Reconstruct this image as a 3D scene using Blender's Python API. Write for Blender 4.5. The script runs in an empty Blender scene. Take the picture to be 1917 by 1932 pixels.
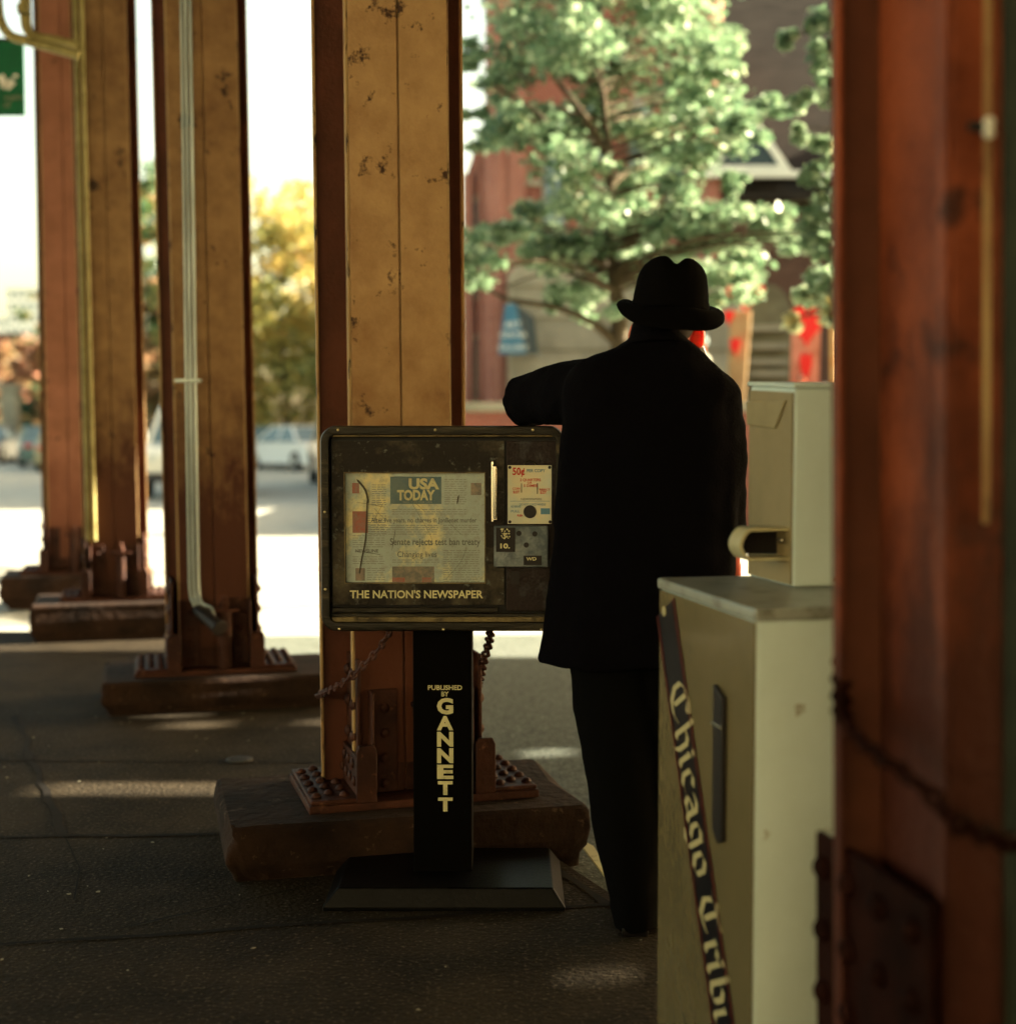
import bpy, bmesh, math, random
from mathutils import Vector, Matrix, Euler, noise as mnoise
PI = math.pi
rad = math.radians
S = bpy.context.scene
COL = S.collection
random.seed(7)

# ------------------------------------------------------------------ camera
PITCH = rad(3.37); CAMZ = 1.36; F = 2738.0
cam_d = bpy.data.cameras.new('camera'); cam = bpy.data.objects.new('camera', cam_d); COL.objects.link(cam)
cam.location = (0, 0, CAMZ); cam.rotation_euler = (PI/2 - PITCH, 0, 0)
cam_d.sensor_fit = 'HORIZONTAL'; cam_d.sensor_width = 56; cam_d.lens = 80
cam_d.clip_start = 0.05; cam_d.clip_end = 2000
cam_d.dof.use_dof = True; cam_d.dof.focus_distance = 4.10; cam_d.dof.aperture_fstop = 2.7
cam_d.dof.aperture_blades = 0
S.camera = cam
# ------------------------------------------------------------------ sky, sun, exposure
SUN_EL, SUN_AZ = rad(23), rad(76)           # azimuth clockwise from the view direction (+Y)
W_ = bpy.data.worlds.new('World'); S.world = W_; W_.use_nodes = True
nt = W_.node_tree; nt.nodes.clear()
sky = nt.nodes.new('ShaderNodeTexSky'); sky.sky_type = 'NISHITA'; sky.sun_disc = False
sky.sun_elevation = SUN_EL; sky.sun_rotation = SUN_AZ
sky.air_density = 1.0; sky.dust_density = 4.0; sky.ozone_density = 0.6; sky.altitude = 0
mx = nt.nodes.new('ShaderNodeMix'); mx.data_type = 'RGBA'; mx.blend_type = 'MULTIPLY'; mx.inputs[0].default_value = 1
mx.inputs[7].default_value = (1.0, 0.86, 0.58, 1)
bg = nt.nodes.new('ShaderNodeBackground'); bg.inputs[1].default_value = 0.07
wo = nt.nodes.new('ShaderNodeOutputWorld')
nt.links.new(sky.outputs[0], mx.inputs[6]); nt.links.new(mx.outputs[2], bg.inputs[0]); nt.links.new(bg.outputs[0], wo.inputs[0])
sd = bpy.data.lights.new('sun', 'SUN'); sd.energy = 5.0; sd.angle = rad(0.40); sd.color = (1, 0.86, 0.62)
sun = bpy.data.objects.new('sun', sd); COL.objects.link(sun)
SUNDIR = Vector((math.sin(SUN_AZ)*math.cos(SUN_EL), math.cos(SUN_AZ)*math.cos(SUN_EL), math.sin(SUN_EL)))
sun.rotation_euler = SUNDIR.to_track_quat('Z', 'Y').to_euler(); sun.location = (20, 5, 30)
S.view_settings.view_transform = 'Standard'; S.view_settings.look = 'None'
S.view_settings.exposure = 3.4; S.view_settings.gamma = 1.0
S.render.engine = 'CYCLES'
S.cycles.use_denoising = True
S.cycles.max_bounces = 8; S.cycles.diffuse_bounces = 4; S.cycles.glossy_bounces = 4; S.cycles.transparent_max_bounces = 12
S.cycles.sample_clamp_indirect = 6

def ray(px, py):
    u = -(py-966)/F
    return Vector(((px-958.5)/F, math.cos(PITCH)+u*math.sin(PITCH), -math.sin(PITCH)+u*math.cos(PITCH)))
def W(px, py, Y):
    d = ray(px, py); return Vector((0,0,CAMZ)) + d*(Y/d.y)
def G(px, py, z=0):
    d = ray(px, py); return Vector((0,0,CAMZ)) + d*((z-CAMZ)/d.z)

# ------------------------------------------------------------------ materials
def mat(name, c1, c2=None, scale=8, rough=.7, metal=0, bump=0, bscale=None, detail=6, lo=.4, hi=.65, c3=None, s3=40, lo3=.6, hi3=.68, stretch=None, spec=.18, trans=0, coat=0, emit=None):
    m = bpy.data.materials.new(name); m.use_nodes = True
    n = m.node_tree; b = n.nodes['Principled BSDF']
    b.inputs['Roughness'].default_value = rough; b.inputs['Metallic'].default_value = metal
    b.inputs['Specular IOR Level'].default_value = spec
    if coat: b.inputs['Coat Weight'].default_value = coat; b.inputs['Coat Roughness'].default_value = .1
    if trans: b.inputs['Transmission Weight'].default_value = trans
    c1 = (*c1, 1); b.inputs['Base Color'].default_value = c1
    tc = n.nodes.new('ShaderNodeTexCoord'); mp = n.nodes.new('ShaderNodeMapping')
    n.links.new(tc.outputs['Object'], mp.inputs[0])
    if stretch: mp.inputs['Scale'].default_value = stretch
    def layer(prev, col, sc, lo_, hi_, dt=detail):
        t = n.nodes.new('ShaderNodeTexNoise'); t.inputs['Scale'].default_value = sc; t.inputs['Detail'].default_value = dt; t.inputs['Roughness'].default_value = .65
        n.links.new(mp.outputs[0], t.inputs['Vector'])
        r = n.nodes.new('ShaderNodeMapRange'); r.inputs[1].default_value = lo_; r.inputs[2].default_value = hi_
        n.links.new(t.outputs['Fac'], r.inputs[0])
        x = n.nodes.new('ShaderNodeMix'); x.data_type = 'RGBA'
        n.links.new(r.outputs[0], x.inputs[0])
        if prev is None: x.inputs[6].default_value = c1
        else: n.links.new(prev, x.inputs[6])
        x.inputs[7].default_value = (*col, 1)
        return x.outputs[2]
    out = None
    if c2: out = layer(None, c2, scale, lo, hi)
    if c3: out = layer(out, c3, s3, lo3, hi3, 4)
    if out: n.links.new(out, b.inputs['Base Color'])
    if bump:
        t = n.nodes.new('ShaderNodeTexNoise'); t.inputs['Scale'].default_value = bscale or scale*4; t.inputs['Detail'].default_value = 8
        n.links.new(mp.outputs[0], t.inputs['Vector'])
        bp = n.nodes.new('ShaderNodeBump'); bp.inputs['Strength'].default_value = bump; bp.inputs['Distance'].default_value = .01
        n.links.new(t.outputs['Fac'], bp.inputs['Height']); n.links.new(bp.outputs[0], b.inputs['Normal'])
    if emit:
        b.inputs['Emission Color'].default_value = (*emit[0], 1); b.inputs['Emission Strength'].default_value = emit[1]
    return m
def rust_and_shade(m, col, z0, z1):
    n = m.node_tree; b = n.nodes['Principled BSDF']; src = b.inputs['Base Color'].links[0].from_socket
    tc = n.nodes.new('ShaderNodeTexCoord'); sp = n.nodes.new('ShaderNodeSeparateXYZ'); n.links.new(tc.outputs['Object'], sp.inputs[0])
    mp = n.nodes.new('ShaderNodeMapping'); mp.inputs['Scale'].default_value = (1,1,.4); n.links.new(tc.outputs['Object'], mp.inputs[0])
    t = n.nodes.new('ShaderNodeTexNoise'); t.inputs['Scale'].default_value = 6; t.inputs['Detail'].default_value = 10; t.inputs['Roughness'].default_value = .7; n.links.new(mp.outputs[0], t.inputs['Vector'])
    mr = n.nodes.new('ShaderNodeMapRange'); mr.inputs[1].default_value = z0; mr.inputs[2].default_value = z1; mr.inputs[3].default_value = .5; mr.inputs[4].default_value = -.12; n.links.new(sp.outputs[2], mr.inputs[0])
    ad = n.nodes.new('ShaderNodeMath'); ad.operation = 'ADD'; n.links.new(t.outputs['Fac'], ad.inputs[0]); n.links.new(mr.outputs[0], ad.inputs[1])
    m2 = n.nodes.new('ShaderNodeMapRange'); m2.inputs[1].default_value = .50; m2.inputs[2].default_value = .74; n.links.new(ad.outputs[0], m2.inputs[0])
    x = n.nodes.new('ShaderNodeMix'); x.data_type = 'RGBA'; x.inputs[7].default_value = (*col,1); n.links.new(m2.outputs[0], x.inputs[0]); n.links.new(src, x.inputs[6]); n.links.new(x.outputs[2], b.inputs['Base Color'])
    # rust patches mixed with painted shade, darker towards the column foot
    return m
def brick_mat(name, c1, c2, mortar, sx=4.5, bump=.3):
    m = mat(name, c1, rough=.85); n = m.node_tree; b = n.nodes['Principled BSDF']
    t = n.nodes.new('ShaderNodeTexBrick'); t.inputs['Color1'].default_value = (*c1,1); t.inputs['Color2'].default_value = (*c2,1); t.inputs['Mortar'].default_value = (*mortar,1)
    t.inputs['Scale'].default_value = sx; t.inputs['Mortar Size'].default_value = .02
    tc = n.nodes.new('ShaderNodeTexCoord'); sp = n.nodes.new('ShaderNodeSeparateXYZ'); cb = n.nodes.new('ShaderNodeCombineXYZ')
    ad = n.nodes.new('ShaderNodeMath'); ad.operation = 'ADD'
    n.links.new(tc.outputs['Object'], sp.inputs[0]); n.links.new(sp.outputs[0], ad.inputs[0]); n.links.new(sp.outputs[1], ad.inputs[1])
    n.links.new(ad.outputs[0], cb.inputs[0]); n.links.new(sp.outputs[2], cb.inputs[1]); n.links.new(cb.outputs[0], t.inputs['Vector'])
    ns = n.nodes.new('ShaderNodeTexNoise'); ns.inputs['Scale'].default_value = 1.3; n.links.new(tc.outputs['Object'], ns.inputs['Vector'])
    x = n.nodes.new('ShaderNodeMix'); x.data_type = 'RGBA'; x.blend_type = 'MULTIPLY'; x.inputs[7].default_value = (.55,.5,.5,1)
    n.links.new(ns.outputs['Fac'], x.inputs[0]); n.links.new(t.outputs[0], x.inputs[6]); n.links.new(x.outputs[2], b.inputs['Base Color'])
    return m
def leaf_mat(name, cols, trans=.45, rough=.4):
    m = bpy.data.materials.new(name); m.use_nodes = True; n = m.node_tree; n.nodes.clear()
    o = n.nodes.new('ShaderNodeOutputMaterial'); p = n.nodes.new('ShaderNodeBsdfPrincipled'); tr = n.nodes.new('ShaderNodeBsdfTranslucent'); ms = n.nodes.new('ShaderNodeMixShader')
    at = n.nodes.new('ShaderNodeAttribute'); at.attribute_name = 'tint'
    cr = n.nodes.new('ShaderNodeValToRGB'); cr.color_ramp.interpolation = 'LINEAR'
    e = cr.color_ramp.elements
    e[0].position = 0; e[0].color = (*cols[0],1); e[1].position = 1; e[1].color = (*cols[-1],1)
    for i, c in enumerate(cols[1:-1]):
        q = e.new((i+1)/(len(cols)-1)); q.color = (*c,1)
    n.links.new(at.outputs['Fac'], cr.inputs[0])
    n.links.new(cr.outputs[0], p.inputs['Base Color']); n.links.new(cr.outputs[0], tr.inputs[0])
    p.inputs['Roughness'].default_value = rough
    ms.inputs[0].default_value = trans
    n.links.new(p.outputs[0], ms.inputs[1]); n.links.new(tr.outputs[0], ms.inputs[2]); n.links.new(ms.outputs[0], o.inputs[0])
    return m

M = {}
M['steel'] = mat('painted_steel', (.40,.26,.12), (.24,.135,.058), 4.5, .55, 0, .3, 60, detail=12, lo=.36, hi=.66, c3=(.045,.022,.011), s3=11, lo3=.615, hi3=.69)
M['steel_red'] = mat('painted_steel_weathered_red', (.27,.115,.07), (.18,.075,.04), 3.0, .55, 0, .25, 60, lo=.38, hi=.7, c3=(.04,.02,.012), s3=9, lo3=.66, hi3=.71)
M['steel_near'] = mat('painted_steel_near', (.23,.058,.023), (.12,.028,.011), 5.0, .6, 0, .5, 40, detail=12, lo=.38, hi=.64, c3=(.05,.016,.01), s3=9, lo3=.60, hi3=.70)
M['steel_shade'] = mat('shaded_red_steel', (.085,.028,.015), (.045,.015,.008), 3.0, .6, 0, .25, 60)  # darker red for the back plates, their recess shade put into the colour
M['steel_brown'] = mat('brown_painted_steel', (.28,.17,.075), (.15,.08,.034), 4.5, .55, 0, .3, 60, detail=12, lo=.36, hi=.66, c3=(.03,.015,.008), s3=6, lo3=.62, hi3=.68)
rust_and_shade(M['steel_brown'], (.065,.022,.011), .35, 1.5); rust_and_shade(M['steel'], (.075,.024,.011), .35, 1.35); rust_and_shade(M['steel_red'], (.15,.055,.03), .2, 1.2); rust_and_shade(M['steel_near'], (.05,.014,.008), .3, 1.6)
M['edge'] = mat('worn_steel_edge', (.36,.25,.11), (.22,.12,.05), 14, .5, 0, .3, 60, c3=(.03,.02,.012), s3=30, lo3=.58, hi3=.66, stretch=(1,1,.25))
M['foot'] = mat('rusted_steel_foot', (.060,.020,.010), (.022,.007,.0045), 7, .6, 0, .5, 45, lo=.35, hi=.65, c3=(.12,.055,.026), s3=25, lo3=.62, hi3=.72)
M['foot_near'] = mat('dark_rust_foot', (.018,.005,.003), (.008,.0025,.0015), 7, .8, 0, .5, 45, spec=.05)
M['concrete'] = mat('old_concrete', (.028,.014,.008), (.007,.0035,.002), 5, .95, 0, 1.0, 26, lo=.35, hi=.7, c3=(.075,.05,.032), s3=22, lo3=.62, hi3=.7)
M['walk'] = mat('sidewalk_concrete', (.028,.021,.012), (.011,.008,.0045), 2.6, .85, 0, .9, 60, detail=15, lo=.38, hi=.62, c3=(.13,.11,.075), s3=75, lo3=.56, hi3=.74, spec=.1)
M['joint'] = mat('joint_dirt', (.004,.003,.002), (.010,.007,.005), 20, .95)
M['asphalt'] = mat('asphalt', (.125,.145,.125), (.05,.06,.05), 42, .85, 0, .8, 60, detail=10, lo=.38, hi=.62, c3=(.32,.34,.30), s3=70, lo3=.60, hi3=.68, spec=.2)
M['road'] = mat('sunlit_road', (.33,.335,.29), (.26,.265,.23), 3, .85, 0, .4, 40, c3=(.32,.31,.28), s3=60, lo3=.6, hi3=.7, spec=.2)  # paler ground beyond the deck, sunlight put into its colour
M['galv'] = mat('galvanised_pipe', (.46,.54,.52), (.26,.31,.30), 20, .4, .4, stretch=(1,1,.1))
M['olive'] = mat('olive_painted_pipe', (.34,.30,.12), (.2,.17,.06), 9, .4)
M['black'] = mat('dark_iron', (.015,.013,.012), rough=.5)
M['boxframe'] = mat('scuffed_black_frame', (.014,.012,.007), (.08,.065,.035), 14, .42, .1, .3, 90, lo=.5, hi=.72, stretch=(.25,1,2))
M['boxtrim'] = mat('worn_frame_lip', (.16,.125,.055), (.05,.038,.02), 22, .45, .2, .3, 90, lo=.45, hi=.65)
M['boxbody'] = mat('black_box_paint', (.002,.0018,.0015), rough=.55, spec=.25)
M['pedestal'] = mat('pedestal_black', (.0015,.0013,.001), rough=.7, spec=.03)
M['door'] = mat('scuffed_door', (.010,.007,.004), (.10,.085,.050), 6, .55, 0, .3, 120, detail=14, lo=.50, hi=.74, c3=(.10,.11,.095), s3=45, lo3=.60, hi3=.72)
M['sidepanel'] = mat('scuffed_side_panel', (.012,.006,.005), (.08,.10,.10), 11, .5, 0, .3, 120, lo=.52, hi=.8)
M['mech'] = mat('scratched_metal_plate', (.07,.09,.10), (.20,.23,.23), 16, .45, .3, .3, 120, lo=.42, hi=.7)
M['card'] = mat('price_card', (.62,.58,.38), (.50,.56,.46), 9, .5, c3=(.45,.30,.12), s3=22, lo3=.68, hi3=.74)
M['paper'] = mat('newsprint', (.40,.48,.44), (.80,.72,.38), 4.2, .8, lo=.49, hi=.57, c3=(.30,.31,.26), s3=60, lo3=.5, hi3=.8)
M['ink'] = mat('ink_grey', (.16,.17,.15), rough=.8)
M['ink2'] = mat('ink_light', (.25,.27,.24), rough=.8)
M['inkblue'] = mat('masthead_blue', (.055,.12,.15), (.10,.16,.16), 12, .7)
M['inkred'] = mat('ink_red', (.28,.05,.045), (.2,.08,.07), 30, .7)
M['cardred'] = mat('card_red', (.45,.03,.02), rough=.6)
M['cardblue'] = mat('card_blue', (.10,.22,.30), rough=.6)
M['photo'] = mat('newsprint_photo', (.16,.15,.13), (.32,.24,.18), 40, .8)
M['photo2'] = mat('newsprint_photo_red', (.38,.10,.07), (.25,.18,.15), 35, .8)
M['cream'] = mat('cream_lettering', (.58,.55,.30), (.30,.27,.15), 40, .6, lo=.55, hi=.75)
M['chrome'] = mat('worn_chrome', (.5,.48,.38), rough=.25, metal=1)
M['brass'] = mat('brass_screw', (.5,.42,.22), rough=.35, metal=.8)
M['scratch'] = mat('scratch_marks', (.05,.045,.03), rough=.7)
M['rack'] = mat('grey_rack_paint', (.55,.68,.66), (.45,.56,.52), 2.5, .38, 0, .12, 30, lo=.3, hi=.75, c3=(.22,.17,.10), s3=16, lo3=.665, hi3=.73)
M['rackside'] = mat('shaded_rack_side', (.24,.20,.10), (.18,.15,.07), 2.5, .2, .4, .1, 20, lo=.3, hi=.75, spec=.5)  # same rack paint, side darker and golden: its light put into the colour
M['racktop'] = mat('worn_rack_lid', (.30,.33,.29), (.12,.12,.09), 12, .3, .2, .2, 60, lo=.5, hi=.7)
M['stripblk'] = mat('banner_black', (.008,.008,.010), rough=.35)
M['stripred'] = mat('banner_red', (.07,.010,.007), rough=.4)
M['stripcream'] = mat('banner_cream', (.42,.38,.20), rough=.4)
M['coat'] = mat('black_wool', (.0018,.0016,.0024), rough=1, bump=.3, bscale=150, spec=.04)
M['trouser'] = mat('black_trousers', (.002,.002,.002), rough=1, spec=.04)
M['hat'] = mat('black_felt', (.002,.0018,.0018), rough=1, spec=.03)
M['shoe'] = mat('shoe_leather', (.006,.005,.005), rough=.4)
def skin_m(name, c):
    m = mat(name, c, rough=.5); b = m.node_tree.nodes['Principled BSDF']
    b.inputs['Subsurface Weight'].default_value = .6; b.inputs['Subsurface Radius'].default_value = (1,.25,.1); b.inputs['Subsurface Scale'].default_value = .04
    return m
M['skin'] = skin_m('skin', (.50,.17,.10))
M['hair'] = mat('hair', (.05,.04,.035), rough=.8)
M['brick'] = brick_mat('red_brick', (.28,.085,.055), (.22,.065,.045), (.28,.2,.16), 5)
M['brickpale'] = brick_mat('pale_red_brick', (.31,.115,.08), (.27,.09,.065), (.4,.3,.24), 5)
M['brickdark'] = brick_mat('dark_brick', (.115,.06,.04), (.085,.045,.03), (.12,.09,.07), 5)
M['stone'] = mat('limestone', (.26,.245,.18), (.18,.17,.125), 1.5, .85, 0, .5, 8)
M['stoned'] = mat('dark_stone', (.15,.14,.085), (.10,.09,.055), 2, .85, 0, .5, 8)
M['slate'] = mat('slate_roof', (.032,.028,.024), (.018,.016,.014), 2, .9, 0, .5, 6, stretch=(1,1,6), spec=.08)
M['trimw'] = mat('white_trim', (.62,.64,.56), (.5,.52,.46), 4, .6)
M['glassd'] = mat('dark_window', (.03,.045,.05), rough=.12)
M['glassb'] = mat('grey_blue_window', (.12,.17,.18), rough=.15)
M['bark'] = mat('bark', (.07,.055,.03), (.035,.026,.016), 9, .9, 0, .8, 30, stretch=(1,1,.3))
M['leafm'] = leaf_mat('maple_leaves', [(.075,.15,.08),(.17,.27,.155),(.40,.50,.34),(.50,.42,.18)], .40, .45)
M['leafy'] = leaf_mat('autumn_leaves', [(.14,.17,.06),(.30,.30,.09),(.46,.36,.11),(.52,.33,.12)], .45, .5)
M['leafg'] = leaf_mat('dark_green_leaves', [(.03,.08,.035),(.05,.12,.05),(.12,.16,.05),(.45,.2,.08)], .35, .5)
M['leafo'] = leaf_mat('orange_leaves', [(.10,.11,.04),(.22,.19,.08),(.34,.20,.11),(.34,.16,.09)], .45, .5)
M['red'] = mat('red_felt', (.62,.025,.02), rough=.7)
M['pink'] = mat('pink_cloth', (.50,.20,.14), (.35,.12,.07), 6, .8)
M['tan'] = mat('tan_cloth', (.34,.24,.12), (.26,.17,.08), 5, .8)
M['orange'] = mat('orange_pole', (.45,.20,.05), (.5,.35,.15), 3, .5)
M['awnblue'] = mat('blue_awning', (.035,.11,.17), (.05,.14,.2), 6, .8)
M['awndark'] = mat('navy_awning', (.015,.028,.035), rough=.8)
M['green'] = mat('green_banner', (.012,.13,.055), (.015,.10,.045), 5, .8)
M['white'] = mat('white_paint', (.78,.78,.7), rough=.6)
M['tyre'] = mat('tyre_rubber', (.02,.02,.018), rough=.8)
M['rim'] = mat('wheel_rim', (.45,.45,.42), rough=.35, metal=.6)
M['redlamp'] = mat('red_lamp', (.45,.04,.03), rough=.3)
M['lamplit'] = mat('lit_headlamp', (.8,.75,.6), rough=.3, emit=((1,.93,.75), 6))
M['plast'] = mat('dark_plastic', (.04,.04,.038), rough=.6)
M['deck'] = mat('creosote_deck', (.07,.05,.035), (.04,.03,.02), 3, .9)
M['grey'] = mat('grey_jacket', (.30,.30,.24), (.22,.22,.18), 6, .85)
M['blue'] = mat('blue_cloth', (.04,.14,.32), rough=.8)
M['grass'] = mat('lawn', (.07,.11,.03), (.045,.08,.02), 20, .9)
def car_paint(name, c): return mat(name, c, rough=.3, coat=.6)
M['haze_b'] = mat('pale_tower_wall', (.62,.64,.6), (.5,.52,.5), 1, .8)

# ------------------------------------------------------------------ mesh builder
class MB:
    def __init__(s): s.v = []; s.f = []
    def add(s, vs, fs):
        o = len(s.v); s.v += [Vector(v) for v in vs]; s.f += [tuple(i+o for i in f) for f in fs]; return s
    def box(s, c, d, R=None):
        x, y, z = d[0]/2, d[1]/2, d[2]/2
        vs = [Vector((i*x, j*y, k*z)) for i in (-1,1) for j in (-1,1) for k in (-1,1)]
        if R is not None: vs = [R @ v for v in vs]
        return s.add([Vector(c)+v for v in vs], [(0,1,3,2),(4,6,7,5),(0,4,5,1),(2,3,7,6),(0,2,6,4),(1,5,7,3)])
    def b2(s, a, b):
        return s.box(((a[0]+b[0])/2,(a[1]+b[1])/2,(a[2]+b[2])/2), (abs(b[0]-a[0]),abs(b[1]-a[1]),abs(b[2]-a[2])))
    def prism(s, pts, off):                  # pts: planar 3D polygon, off: extrusion vector
        n = len(pts); off = Vector(off); pts = [Vector(p) for p in pts]
        vs = pts + [p+off for p in pts]
        fs = [tuple(range(n-1,-1,-1)), tuple(range(n,2*n))] + [(i,(i+1)%n,(i+1)%n+n,i+n) for i in range(n)]
        return s.add(vs, fs)
    def tube(s, pts, r, n=12, cap=True, sq=None):
        pts = [Vector(p) for p in pts]; m = len(pts)
        if not hasattr(r, '__len__'): r = [r]*m
        rings = []; up = None
        for i, p in enumerate(pts):
            t = (pts[min(i+1,m-1)]-pts[max(i-1,0)])
            t = t.normalized() if t.length > 1e-9 else Vector((0,0,1))
            if up is None:
                a = Vector((0,0,1)) if abs(t.z) < .9 else Vector((0,1,0)); up = (a - t*a.dot(t)).normalized()
            else:
                up = (up - t*up.dot(t)).normalized()
            sd_ = t.cross(up)
            rr = r[i]; ra, rb = (rr if hasattr(rr, '__len__') else (rr, rr))
            rings.append([p + up*(math.sin(2*PI*k/n)*rb) + sd_*(math.cos(2*PI*k/n)*ra) for k in range(n)])
        return s.loft(rings, cap)
    def loft(s, rings, cap=True, close=True):
        o = len(s.v); n = len(rings[0])
        for q in rings: s.v += [Vector(p) for p in q]
        for i in range(len(rings)-1):
            for k in range(n if close else n-1):
                a = o+i*n+k; b = o+i*n+(k+1)%n; s.f.append((a, b, b+n, a+n))
        if cap:
            s.f.append(tuple(o+k for k in range(n-1,-1,-1))); s.f.append(tuple(o+(len(rings)-1)*n+k for k in range(n)))
        return s
    def ell(s, c, r, nu=16, nv=10, R=None):
        rings = []
        for j in range(1, nv):
            th = PI*j/nv; q = []
            for k in range(nu):
                v = Vector((r[0]*math.sin(th)*math.cos(2*PI*k/nu), r[1]*math.sin(th)*math.sin(2*PI*k/nu), -r[2]*math.cos(th)))
                if R is not None: v = R @ v
                q.append(Vector(c)+v)
            rings.append(q)
        return s.loft(rings)
    def dome(s, c, nrm, r, h=None, n=10):
        nrm = Vector(nrm).normalized(); h = h or r*.6
        return s.tube([Vector(c), Vector(c)+nrm*h*.5, Vector(c)+nrm*h*.88, Vector(c)+nrm*h], [r, r*.87, r*.5, r*.12], n)
    def xf(s, Mx):
        s.v = [Mx @ v for v in s.v]; return s
    def build(s, name, material, parent=None, smooth=40, bevel=0, label=None, fix=True, seg=2):
        me = bpy.data.meshes.new(name); me.from_pydata([tuple(v) for v in s.v], [], s.f)
        if fix:
            b = bmesh.new(); b.from_mesh(me); bmesh.ops.recalc_face_normals(b, faces=b.faces); b.to_mesh(me); b.free()
        me.update()
        if smooth:
            me.polygons.foreach_set('use_smooth', [True]*len(me.polygons)); me.set_sharp_from_angle(angle=rad(smooth))
        o = bpy.data.objects.new(name, me); COL.objects.link(o)
        if isinstance(material, str): material = M[material]
        me.materials.append(material)
        if parent: o.parent = parent
        if bevel:
            md = o.modifiers.new('bevel', 'BEVEL'); md.width = bevel; md.segments = seg; md.limit_method = 'ANGLE'; md.angle_limit = rad(35)
        if label: o['label'] = label
        return o
def tag(o, label, cat, group=None, kind=None):
    o['label'] = label; o['category'] = cat
    if group: o['group'] = group
    if kind: o['kind'] = kind
    return o
def struct(o): o['kind'] = 'structure'; return o
def thing(name, label, cat, loc=(0,0,0), rz=0, group=None):
    o = bpy.data.objects.new(name, None); COL.objects.link(o); o.location = loc; o.rotation_euler = (0,0,rz)
    o.empty_display_size = .2
    return tag(o, label, cat, group)
def catmull(pts, n=8):
    pts = [Vector(p) for p in pts]; P = [pts[0]] + pts + [pts[-1]]; out = []
    for i in range(1, len(P)-2):
        for k in range(n):
            t = k/n; a,b,c,d = P[i-1],P[i],P[i+1],P[i+2]
            out.append(.5*((2*b)+(c-a)*t+(2*a-5*b+4*c-d)*t*t+(3*b-a-3*c+d)*t**3))
    out.append(pts[-1]); return out
def text_obj(body, size, Mx, material, parent, name='lettering', extrude=.0008, bold=0, align='LEFT', sx=1, space=1.0, line=1.0):
    cu = bpy.data.curves.new('t', 'FONT'); cu.body = body; cu.size = size; cu.extrude = extrude; cu.offset = bold*size
    cu.align_x = align; cu.space_character = space; cu.space_line = line; cu.resolution_u = 3
    o = bpy.data.objects.new('t', cu); COL.objects.link(o)
    bpy.context.view_layer.update()
    me = bpy.data.meshes.new_from_object(o.evaluated_get(bpy.context.evaluated_depsgraph_get()))
    bpy.data.objects.remove(o); me.name = name
    me.transform(Mx @ Matrix.Diagonal((sx,1,1,1)))
    me.materials.clear(); me.materials.append(M[material])
    q = bpy.data.objects.new(name, me); COL.objects.link(q)
    if parent: q.parent = parent
    return q
FRONT = Matrix.Rotation(PI/2, 4, 'X')        # text facing -Y

# ------------------------------------------------------------------ ground
ANG = rad(14)
def rowline(y, off=0): return .33 - (y-4.1)*.42 + off
def prect(x0, y0, x1, y1, z, mb=None):
    mb = mb or MB(); return mb.add([(x0,y0,z),(x1,y0,z),(x1,y1,z),(x0,y1,z)], [(0,1,2,3)])
struct(prect(-400,-300,400,600,-.042).build('road', 'road', smooth=0))
ap = MB(); ap.add([(rowline(-9)-.1,-9,-.036),(14,-9,-.036),(14,10.2,-.036),(rowline(9.6)-.1,9.6,-.036)],[(0,1,2,3)]); struct(ap.build('shade_side_asphalt', 'asphalt', smooth=0))  # darker ground kept to the shaded side, ending just past the shade edge
# sidewalk: left of a line that runs along the column row
sw = MB(); sw.prism([(-14,-9,-.03),(rowline(-9),-9,-.03),(rowline(9.6),9.6,-.03),(-14,9.6,-.03)], (0,0,.03))
struct(sw.build('sidewalk', 'walk', smooth=0, bevel=.008))
jt = MB()
def joint(a, b, w=.012):
    a = Vector(a); b = Vector(b); d = (b-a).normalized(); n = Vector((-d.y, d.x, 0))*w/2
    k = max(2, int((b-a).length/.12)); L = []; R_ = []
    for i in range(k+1):
        p = a+(b-a)*i/k; jx = n*(random.uniform(-.8,.8)); ww = random.uniform(.6,1.3)
        L.append(p+jx+n*ww+Vector((0,0,.004))); R_.append(p+jx-n*ww+Vector((0,0,.004)))
    jt.add(L+R_, [(i, i+1, k+2+i, k+1+i) for i in range(k)])
def jpx(a, b, w=.012): joint(G(*a), G(*b), w)
jpx((0,1581),(410,1574), .030); jpx((28,1352),(120,1576), .030); jpx((0,1785),(640,1742), .018); jpx((-40,1436),(800,1440), .016)
for (a_, b2_) in (((640,1742),(560,1790)),((560,1790),(420,1816)),((120,1576),(150,1640)),((150,1640),(140,1700)),((700,1860),(900,1905)),((300,1581),(350,1540))): jpx(a_, b2_, .005)
jpx((0,1354),(40,1352), .012); jpx((210,1758),(600,1670), .007); jpx((1050,1640),(1150,1712), .03); jpx((640,1742),(1300,1700), .014)
struct(jt.build('sidewalk_joints', 'joint', smooth=0, fix=False))
# (joints continue)
# small yellow sliver of kerb paint
kp = MB(); kp.prism([G(1085,1582,.0), G(1120,1600,.0), G(1150,1650,.0), G(1140,1655,.0)], (0,0,.006))
struct(kp.build('kerb_paint_mark', 'cream', smooth=0))
# drain cover
dc = MB(); c0 = G(452,1436); dc.tube([c0+Vector((0,0,.001)), c0+Vector((0,0,.01))], .055, 20)
dco = dc.build('drain_cover', 'plast', bevel=.003); tag(dco, 'small round metal cover set in the dark pavement left of the big footing', 'drain cover')
dh = MB()
for k in range(5): dh.box(c0+Vector((-.03+.015*k,0,.0115)), (.006,.06,.003))
dh.build('slot', 'black', dco, smooth=0)
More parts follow.
